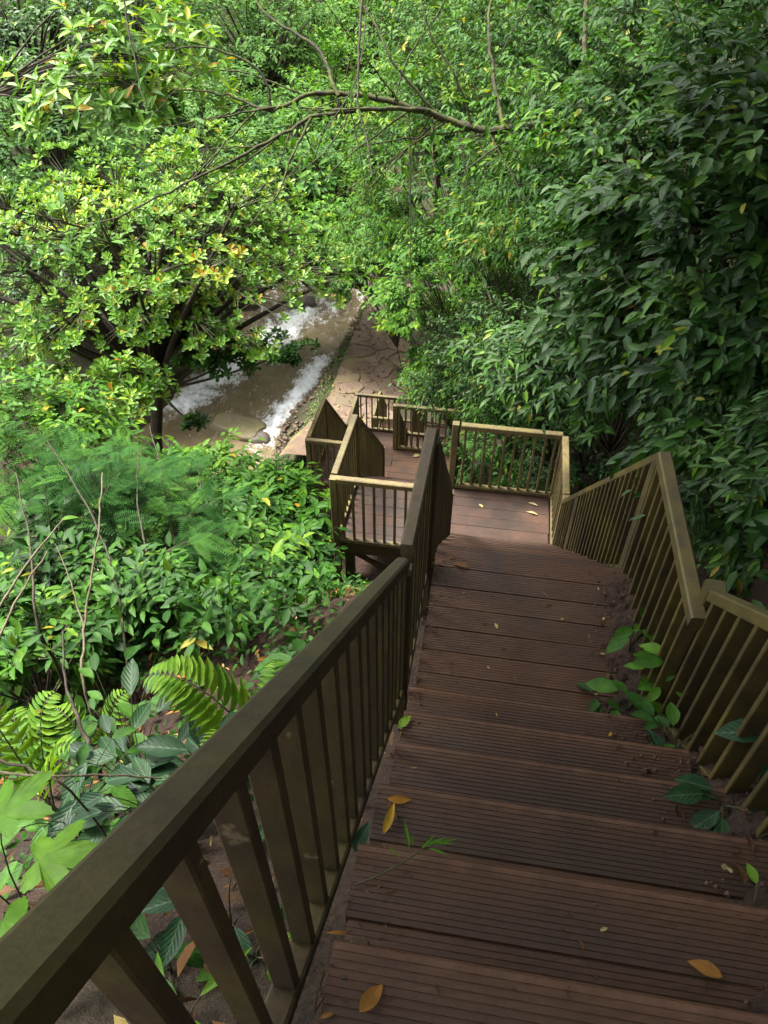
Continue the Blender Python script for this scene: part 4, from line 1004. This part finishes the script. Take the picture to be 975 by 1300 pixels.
for i, (v, u) in enumerate(((.91, -.97), (.935, -.985))):
    o = fallen('petal', ('white fallen petal nearer the steps, on the dirt', 'white fallen petal farther from the steps, nearest the dead leaf')[i], v, u, -2.05, .022, 7, i*2.0, .7, (.3, .2), group='white petals on the dirt'); o['category'] = 'petal'

# green torn sprig lying across a step
sp = thing('sprig', W(.1, -1.2, -1.815), 'torn green grass sprig on a step below the yellow leaf', 'sprig', None, -A9)
obj('stalk', tubes('stalk', [(bez((-.09, -.04, 0), (0, .0, .02), (.06, .07, .012), 6), np.linspace(.0025, .0012, 6))], M['twig'], 5), sp)
for i, (x, y, yw, L) in enumerate(((.02, .05, 1.9, .07), (.03, .06, 2.2, .05), (.05, .06, .5, .06), (.06, .07, .1, .06), (.06, .06, -.2, .05), (.045, .055, .9, .05), (.0, .03, 2.6, .035), (.07, .07, .3, .06))):
    o = obj('leaf', unit_leaf('ell', 'fern', .14, 3), sp, (x, y, .012)); o.scale = (L, L, L); o.rotation_euler = (0, -.35, yw)

# ------------------------------------------------------------------ low plants near the stair
def herb(label, base, leaves, mkey, tname='ellfine', aspect=.5, name='herb', cat='plant', stem_r=.003, group=None):
    """leaves: (x, y, z of the leaf foot, heading, rise, length, tint) relative to the foot of the plant, stair axes"""
    th = thing(name, base, label, cat, group, -A9)
    polys = [(bez((0, 0, 0), (x*.3, y*.3, z*.8), (x, y, z), 5), np.linspace(stem_r, stem_r*.5, 5)) for x, y, z, *_ in leaves]
    obj('stem', tubes('stem', polys, M['twig'], 5), th)
    for x, y, z, hd, ri, L, tq in leaves:
        o = obj('leaf', unit_leaf(tname, mkey, aspect, tq), th, (x, y, z)); o.scale = (L, L, L); o.rotation_euler = (R2.uniform(-.25, .25), -ri, hd)
    return th
def tuft(rng, n, spread, h, L, lo=2, hi=6):
    out = []
    for k in range(n):
        a = rng.uniform(0, 6.28); r = spread*rng.uniform(.15, 1)
        out.append((r*math.cos(a), r*math.sin(a), h*rng.uniform(.35, 1), a+rng.uniform(-.5, .5), rng.uniform(-.35, .25), L*rng.uniform(.7, 1.2), rng.integers(lo, hi)))
    return out
def surf(v, u):
    k_ = int(max(0, math.ceil(-u/.29)-1)); zt = -2.95+.28*k_ if u < 0 else -3.23
    return max(soil_top(v, u), zt if v < 1.08 else -9)
hr = np.random.default_rng(31)
for lab, v, u, n, sprd, h, L, mk_ in (
    ('leafy weed climbing through the bent handrail at the end of the upper landing', 1.02, .52, 9, .10, .26, .12, 'bright'),
    ('two-leaved seedling on the dirt at the right end of the upper landing', .88, .26, 4, .05, .07, .09, 'mid'),
    ('weed with broad green leaves in the dirt where the nearest flight begins', 1.0, .2, 8, .10, .16, .13, 'bright'),
    ('broad-leaved weed at the foot of the yellowish panel post', 1.08, -.02, 7, .10, .14, .13, 'mid'),
    ('pale veined weed hugging the second step end', 1.0, -.28, 4, .07, .07, .14, 'vein'),
    ('dark round-leaved weed below the yellowish handrail panel', 1.07, -.62, 6, .09, .10, .11, 'vein'),
    ('big bluish leaves poking through the yellowish handrail panel at the photo edge', 1.27, -.42, 6, .10, .34, .17, 'vein'),
    ('leafy creeper spilling through the panel where the two right handrails overlap', 1.15, .3, 12, .14, .3, .12, 'bright'),
    ('low creeper on the soil below the corner of the yellowish panel', 1.1, -.15, 9, .13, .12, .10, 'mid'),
    ('round-leaved seedling at the right photo edge in front of the panel', 1.13, -.75, 6, .08, .14, .09, 'mid'),
    ('small weed with new green shoot beside the dull dead leaf', .99, -1.05, 4, .05, .06, .05, 'fern')):
    herb(lab, W(v, u, surf(v, u)-.01), tuft(hr, n, sprd, h, L), mk_, aspect=.52)
def herb_at(lab, px, py, t, n, sprd, h, L, mk_, tname='ellfine', aspect=.45, cat='plant', name='herb'):
    x, y, z = at(px, py, t); g = gz(x, y)
    return herb(lab, (x, y, g-.03), tuft(hr, n, sprd, max(h, z-g), L), mk_, tname, aspect, name, cat)
herb_at('dark veined herb under the bright fern', 250, 930, 2.6, 24, .2, .4, 0.163, 'vein')
herb_at('dark veined herb nearest the long handrail, below the fern', 200, 980, 2.3, 22, .2, .35, 0.156, 'vein')
herb_at('veined herb left of the fern with drooping leaves', 150, 930, 2.7, 22, .22, .35, 0.136, 'vein')
herb_at('green herb at the left edge between small fern and lobed leaves', 60, 985, 2.5, 30, .25, .3, .10, 'mid')
herb_at('green herb in the shade beneath the dark bushes of the left slope', 130, 880, 3.2, 30, .3, .4, .11, 'mid')
herb_at('bright young plant beside the support post', 403, 768, 5.9, 14, .16, .3, .12, 'bright')
herb_at('single upright herb against the long handrail below the bright young plant', 385, 830, 4.0, 9, .1, .35, .2, 'mid')
herb_at('weed with pale leaves seen between the first balusters', 265, 1110, 1.75, 8, .1, .15, .12, 'vein')
herb_at('grassy green weed on the brown soil at the bottom, between balusters', 215, 1275, 1.5, 9, .07, .1, .12, 'fern', aspect=.2)
herb_at('low weed with a large flat leaf on the brown soil beyond the balusters', 190, 1190, 1.7, 6, .1, .08, .15, 'mid')
herb_at('small weed between the middle balusters', 315, 1190, 1.75, 6, .06, .08, .08, 'fern')
herb_at('shiny weed seen between the farther balusters', 365, 970, 2.6, 8, .1, .15, .13, 'vein')

# ferns: fronds made of single leaflets
def fern(label, base, fronds, mkey='fern'):
    th = thing('fern', base, label, 'fern', None, 0); b = np.array(base)
    for (tip, arch, npair, ln) in fronds:
        tip = np.array(tip)-b; mid = tip*.5+np.array([0, 0, arch])
        pts = bez((0, 0, 0), mid, tip, 14)
        fr = obj('frond', tubes('frond', [(pts, np.linspace(.0045, .0015, 14))], M['twig'], 5), th)
        seg = np.linspace(.22, .985, npair)
        for k, t in enumerate(seg):
            p = (1-t)**2*0+2*t*(1-t)*mid+t*t*tip; d = 2*(1-t)*mid+2*t*(tip-mid); d = d/np.linalg.norm(d)
            sd_ = np.cross(d, (0, 0, 1.)); sd_ /= np.linalg.norm(sd_); nn = np.cross(sd_, d)
            L = ln*(1-.72*max(0, (t-.3)/.7)**1.3)*(.8 if k == 0 else 1)
            for s_ in (1, -1):
                D = s_*sd_*.92+d*.33+nn*R2.uniform(-.06, .1); D /= np.linalg.norm(D); Y = np.cross(nn, D); Y /= np.linalg.norm(Y); Z = np.cross(D, Y)
                o = obj('leaflet', unit_leaf('ellfine', mkey, .30, R2.choice((3, 4, 5, 6))), fr)
                o.matrix_basis = Matrix(((D[0]*L, Y[0]*L, Z[0]*L, p[0]), (D[1]*L, Y[1]*L, Z[1]*L, p[1]), (D[2]*L, Y[2]*L, Z[2]*L, p[2]), (0, 0, 0, 1)))
    return th
def fern_at(label, px, py, t, fr):
    x, y, z = at(px, py, t)
    return fern(label, (x, y, gz(x, y)-.02), fr)
fern_at('large bright fern arching left from behind the long handrail', 350, 905, 2.75, [(at(190, 858, 2.75), .50, 19, .17), (at(265, 955, 2.4), .4, 14, .13), (at(350, 840, 3.1), .35, 13, .11)])
fern_at('small bright fern at the left edge of the photo', 20, 960, 2.9, [(at(70, 880, 3.0), .4, 14, .11), (at(-30, 880, 2.9), .4, 13, .11), (at(90, 945, 2.7), .35, 13, .10), (at(20, 900, 3.2), .4, 13, .1)])
fern_at('fern behind the small bright fern, in the shade of the left bushes', 110, 920, 3.3, [(at(160, 880, 3.4), .35, 12, .1), (at(70, 900, 3.5), .35, 12, .1)])

# lobed leaves
def lobed():
    vs_ = [(.0, 0, 0)]; n = 96
    for k in range(n+1):
        a = -2.55+5.1*k/n; r = .3
        for ai, li in ((-2.1, .62), (-1.05, .86), (0, 1.0), (1.05, .86), (2.1, .62)):
            r = max(r, .3+(li-.3)*max(0, 1-abs(a-ai)/.56)**.75)
        r *= 1+.035*math.sin(k*2.1)
        vs_.append((.12+r*math.cos(a)*.8, r*math.sin(a)*.8, -.22*r*r+.05*math.sin(a*2.3+.4)))
    return tpl(vs_, [(0, k, k+1) for k in range(1, n+1)])
T['lobed'] = lobed(); T['lobed']['uv'][:] = (.5, .5)
x, y, z = at(45, 1090, 1.75); g = gz(x, y)
herb('plant with big bright lobed leaves in the lower left of the photo', (x-.15, y, g-.02), [(.16, .02, z-g+.03, .3, .1, .17, 4), (.12, -.1, z-g-.02, -.5, .0, .15, 3), (.02, .1, z-g+.02, 1.2, .1, .16, 3), (.0, -.02, z-g-.03, 2.6, 0, .14, 4), (.2, -.06, z-g-.06, -.2, -.1, .12, 2)], 'fern', 'lobed', 1.0, 'herb')

# dry stems, stalks and a log on the left
def stick(name, label, cat, pts, r0, r1, mat='bark', forks=()):
    p0 = np.array(pts[0]); th = thing(name, tuple(p0), label, cat)
    p_, r_ = limb(pts, r0, r1); obj('stem', tubes('stem', [(p_-p0, r_)], M[mat], 6), th)
    for f in forks:
        p_, r_ = limb(f, r1*1.6, r1*.5); obj('side_stem', tubes('side_stem', [(p_-p0, r_)], M[mat], 5), th)
def gat(px, py, t):
    x, y, z = at(px, py, t); return (x, y, gz(x, y)-.05)
stick('dead_stem', 'pale bare stem rising among the feathery bushes', 'stem', [gat(112, 905, 3.8), at(108, 880, 3.8), at(107, 800, 3.9), at(118, 720, 4.0), at(126, 660, 4.1), at(130, 600, 4.3)],   .009, .004, 'bark_pale', [[at(107, 800, 3.9), at(90, 740, 4.0), at(70, 690, 4.1)]])
stick('dead_stem', 'knobbly brown stem at the foot of the pale bare stem', 'stem', [gat(125, 1000, 2.9), at(118, 960, 3.0), at(100, 915, 3.1), at(85, 870, 3.2), at(80, 800, 3.3)], .012, .004, 'bark')
for i, (a_, b_, lab) in enumerate((((-20, 850, 3.6), (60, 700, 3.9), 'dry stalk leaning at the left edge, the lowest of a pair'), ((-20, 800, 3.9), (80, 660, 4.3), 'dry stalk leaning at the left edge, the upper of a pair'))):
    stick('dry_stalk', lab, 'stalk', [at(*a_), tuple((np.array(at(*a_))+np.array(at(*b_)))/2+(0, 0, .03)), at(*b_)], .008, .004, 'bark_pale')
for i, (pts, lab) in enumerate((
    ([(165, 860, 4.5), (150, 760, 4.7), (120, 660, 5.0), (60, 560, 5.4)], 'dark slender stem slanting left through the feathery bushes'),
    ([(240, 780, 5.6), (222, 690, 5.8), (205, 600, 6.2), (190, 540, 6.6)], 'dark slender stem rising below the spreading tree'),
    ([(285, 760, 6.2), (262, 660, 6.5), (250, 580, 6.9)], 'dark slender stem in the middle of the left slope'),
    ([(50, 800, 4.2), (40, 700, 4.4), (20, 600, 4.7)], 'dark slender stem near the left edge'),
    ([(205, 800, 5.0), (190, 720, 5.2), (175, 640, 5.5), (176, 570, 5.9)], 'dark slender stem between the pale stem and the feathery bush'))):
    stick('sapling_stem', lab, 'stem', [gat(*pts[0])]+[at(*p) for p in pts], .011, .004, 'bark')
stick('fallen_log', 'fallen dark log half hidden behind the lobed leaves', 'log', [gat(-60, 1035, 2.2), gat(20, 1045, 2.15), gat(100, 1075, 2.1), gat(140, 1090, 2.05)], .035, .03, 'bark')
stick('vine', 'thin dry vine crossing the lower left above the lobed leaves', 'vine', [at(-30, 978, 2.1), at(60, 985, 2.1), at(140, 984, 2.2), at(205, 988, 2.3)], .004, .003, 'bark_pale')
stick('twig', 'dark bent twig above the lobed leaves', 'twig', [at(-20, 960, 2.2), at(40, 978, 2.2), at(90, 1005, 2.2), gat(125, 1032, 2.2)], .005, .003, 'bark')

# vines and slim trunks across the upper half
for pts, lab, r_, mk_ in (
    ([(155, -40, 5.6), (160, 20, 5.6), (172, 80, 5.6), (185, 138, 5.6)], 'dark hanging twig in front of the young yellow-leaved tree', .008, 'bark'),
    ([(462, -40, 6.0), (456, 60, 6.0), (455, 130, 6.0), (468, 190, 6.0), (472, 225, 6.0)], 'dark hanging vine crossing the middle of the mossy branch', .012, 'bark'),
    ([(470, -30, 6.3), (452, 100, 6.2), (400, 180, 6.1), (350, 245, 6.0)], 'long thin twig hanging left of the mossy branch fork', .006, 'bark'),
    ([(965, 10, 5.2), (935, 80, 5.2), (905, 140, 5.2), (890, 175, 5.2)], 'brown vine hanging in the top right corner', .009, 'bark'),
    ([(690, -20, 8.0), (640, 60, 8.2), (620, 130, 8.4)], 'slim twig above the right end of the mossy branch', .008, 'bark')):
    stick('vine', lab, 'vine', [at(*p) for p in pts], r_, r_*.4, mk_)
stick('slim_trunk', 'slim pale upright trunk on the right slope by the top edge', 'tree', [gat(740, 260, 8.2), at(738, 180, 8.1), at(742, 90, 7.9), at(744, 0, 7.7), at(745, -80, 7.5)], .035, .02, 'bark_pale')

# ------------------------------------------------------------------ rocks in the river
def rock(label, v, u, z, R_, mat, seed, flat=None):
    rg = np.random.default_rng(seed); n1, n2_ = 14, 22; vs_ = []; fs = []
    for i in range(n1+1):
        ph = math.pi*i/n1
        for j in range(n2_):
            th_ = 2*math.pi*j/n2_; d = Vector((math.sin(ph)*math.cos(th_), math.sin(ph)*math.sin(th_), math.cos(ph)))
            k = 1+.28*mnoise.noise(d*1.4+Vector((seed*3.1, 0, 0)))+.10*mnoise.noise(d*4+Vector((0, seed*1.7, 0)))
            p = Vector((d.x*R_[0]*k, d.y*R_[1]*k, d.z*R_[2]*k))
            e = 4.0; m_ = (abs(d.x)**e+abs(d.y)**e+abs(d.z)**e)**(-1/e); p *= m_*.85
            if flat is not None: p.z = min(p.z, flat+.04*p.x+.02*mnoise.noise(p*3))
            vs_.append(p)
    for i in range(n1):
        for j in range(n2_): fs.append((i*n2_+j, (i+1)*n2_+j, (i+1)*n2_+(j+1) % n2_, i*n2_+(j+1) % n2_))
    o = obj('rock', pymesh('rock', vs_, fs, M[mat], True), None, W(v, u, z)); o.rotation_euler = (0, 0, seed*.9)
    return tag(o, label, 'rock', 'rocks in the river')
rock('big flat mossy boulder at the near edge of the river', -6.7, 14.75, RZ-.05, (.95, .5, .5), 'boulder', 3, .22)
rock('low dark rock right beside the flat mossy boulder', -6.0, 14.4, RZ-.1, (.3, .35, .3), 'rock', 5)
rock('dark rock ledge left of the rapids under the tree branches', -8.6, 21.5, RZ, (.9, .7, .6), 'rock', 7)
rock('wet dark rock in the upstream rapids nearest the path', -5.2, 22.4, RZ+.1, (.5, .35, .3), 'rock', 9)
rock('wet dark rock in the middle of the upstream rapids', -6.4, 21.6, RZ+.05, (.55, .3, .3), 'rock', 11)
rock('dark rock at the top of the rapids', -5.6, 24, RZ+.2, (.6, .5, .45), 'rock', 13)
rock('dark rock on the left bank behind the spreading tree trunk', -9.3, 18.2, RZ, (.8, .6, .6), 'rock', 15)
rock('rounded wet rock splitting the white water left of the brown pool', -8.2, 19.2, RZ, (.4, .4, .35), 'rock', 17)

rng = np.random.default_rng(43); n = 380
uu = rng.uniform(-2.3, 1.0, n); vv = rng.uniform(.9, 1.3, n); zz = np.array([surf(a, b)+.006 for a, b in zip(vv, uu)])
D = rng.normal(0, 1, (n, 3))*(1, 1, .25); Nn = rng.normal(0, .35, (n, 3))+(0, 0, 1); Ls = rng.uniform(.012, .05, n)
o = obj('leaf_litter', leaf_mesh('leaf_litter', 'ell', M['dead'], np.stack([OX+vv*CA+uu*SA, OY-vv*SA+uu*CA, zz], 1), D, Nn, Ls, Ls*rng.choice([.1, .15, .4], n), rng.choice([.02, .1, .2, .3, .95], n, p=[.3, .3, .2, .15, .05])))
tag(o, 'small dry bits littering the soil at the right ends of the steps', 'leaf litter', kind='stuff')
n = 900
uu = rng.uniform(-2.2, 1.1, n); side_ = rng.random(n) < .6
vv = np.where(side_, .0+rng.exponential(.045, n), rng.uniform(.02, .98, n)); vv = np.where(rng.random(n) < .25, .93-rng.exponential(.07, n), vv)
zz = np.array([max(soil_top(b_, a_), -2.95+.28*int(max(0, math.ceil(-a_/.29)-1)) if a_ < 0 else -3.23)+.005 for a_, b_ in zip(uu, vv)])
D = rng.normal(0, 1, (n, 3))*(1, 1, .12); Nn = rng.normal(0, .2, (n, 3))+(0, 0, 1); Ls = rng.uniform(.006, .03, n)*np.where(rng.random(n) < .08, 1.7, 1)
o = obj('leaf_litter', leaf_mesh('leaf_litter', 'ell', M['dead'], np.stack([OX+vv*CA+uu*SA, OY-vv*SA+uu*CA, zz], 1), D, Nn, Ls, Ls*rng.choice([.08, .12, .4], n), rng.choice([.02, .15, .3, .5, .95], n, p=[.3, .3, .2, .12, .08])))
tag(o, 'fine dry litter drifted along both edges of the nearest steps', 'leaf litter', kind='stuff')
n = 420
uu = rng.uniform(13.5, 23, n); vv = np.interp(uu, PU, PL)+rng.random(n)**.6*(np.interp(uu, PU, PR)-np.interp(uu, PU, PL)); zz = np.interp(uu, BU, BZ)+.10
D = rng.normal(0, 1, (n, 3))*(1, 1, .2); Nn = rng.normal(0, .3, (n, 3))+(0, 0, 1); Ls = rng.uniform(.05, .14, n)
o = obj('leaf_litter', leaf_mesh('leaf_litter', 'ell', M['dead'], np.stack([OX+vv*CA+uu*SA, OY-vv*SA+uu*CA, zz], 1), D, Nn, Ls, Ls*.4, rng.choice([.02, .15, .3, .5, .95], n)))
tag(o, 'fallen leaves scattered on the cracked riverside path', 'leaf litter', kind='stuff')
cv, cf = [], []
for k in range(700):
    u = rng.uniform(12.8, 23); v = float(river_c(u)+river_h(u))+abs(rng.normal(0, .45))-.1; r_ = rng.uniform(.02, .07)*(1 if k % 12 else 1.9)
    c = W(v, u, float(ground_z(v, u))+r_*.2+.02); b = len(cv)
    for d in ((1, 0, 0), (-1, 0, 0), (0, 1, 0), (0, -1, 0), (0, 0, .7), (0, 0, -.7), (.7, .7, .3), (-.7, .7, .3), (.7, -.7, .3), (-.7, -.7, .3)): cv.append(c+Vector(d)*r_*rng.uniform(.75, 1.2))
    for f_ in ((0, 6, 4), (6, 2, 4), (2, 7, 4), (7, 1, 4), (1, 9, 4), (9, 3, 4), (3, 8, 4), (8, 0, 4), (6, 0, 5), (2, 6, 5), (7, 2, 5), (1, 7, 5), (9, 1, 5), (3, 9, 5), (8, 3, 5), (0, 8, 5)): cf.append(tuple(b+q_ for q_ in f_))
tag(obj('pebbles', pymesh('pebbles', cv, cf, M['path'], True)), 'brown pebbles along the water edge beside the path', 'pebbles', kind='stuff')

# dead leaves and twigs littering the soil left of the stair
rng = np.random.default_rng(41); n = 1500
uu = rng.uniform(-2.2, 2.2, n); vv = .0-rng.random(n)**.8*2.3
zz = ground_z(vv, uu); P = np.stack([OX+vv*CA+uu*SA, OY-vv*SA+uu*CA, zz+.03+rng.uniform(0, .03, n)+np.array([.10*mnoise.noise(Vector((a*.9, b*.9, 3.1))) for a, b in zip(OX+vv*CA+uu*SA, OY-vv*SA+uu*CA)])], 1)
D = rng.normal(0, 1, (n, 3))*(1, 1, .3)+(0, .2, -.3); Nn = rng.normal(0, .4, (n, 3))+(0, .3, 1); Ls = rng.uniform(.03, .10, n)
o = obj('leaf_litter', leaf_mesh('leaf_litter', 'ell', M['dead'], P, D, Nn, Ls, Ls*rng.choice([.12, .35, .5], n), rng.choice([.05, .2, .3, .4, .6, .95], n)))
tag(o, 'dead brown leaves and bits littering the soil left of the stair', 'leaf litter', kind='stuff')

print('leaf tris approx', int(TOT[0]), 'objects', len(bpy.data.objects))
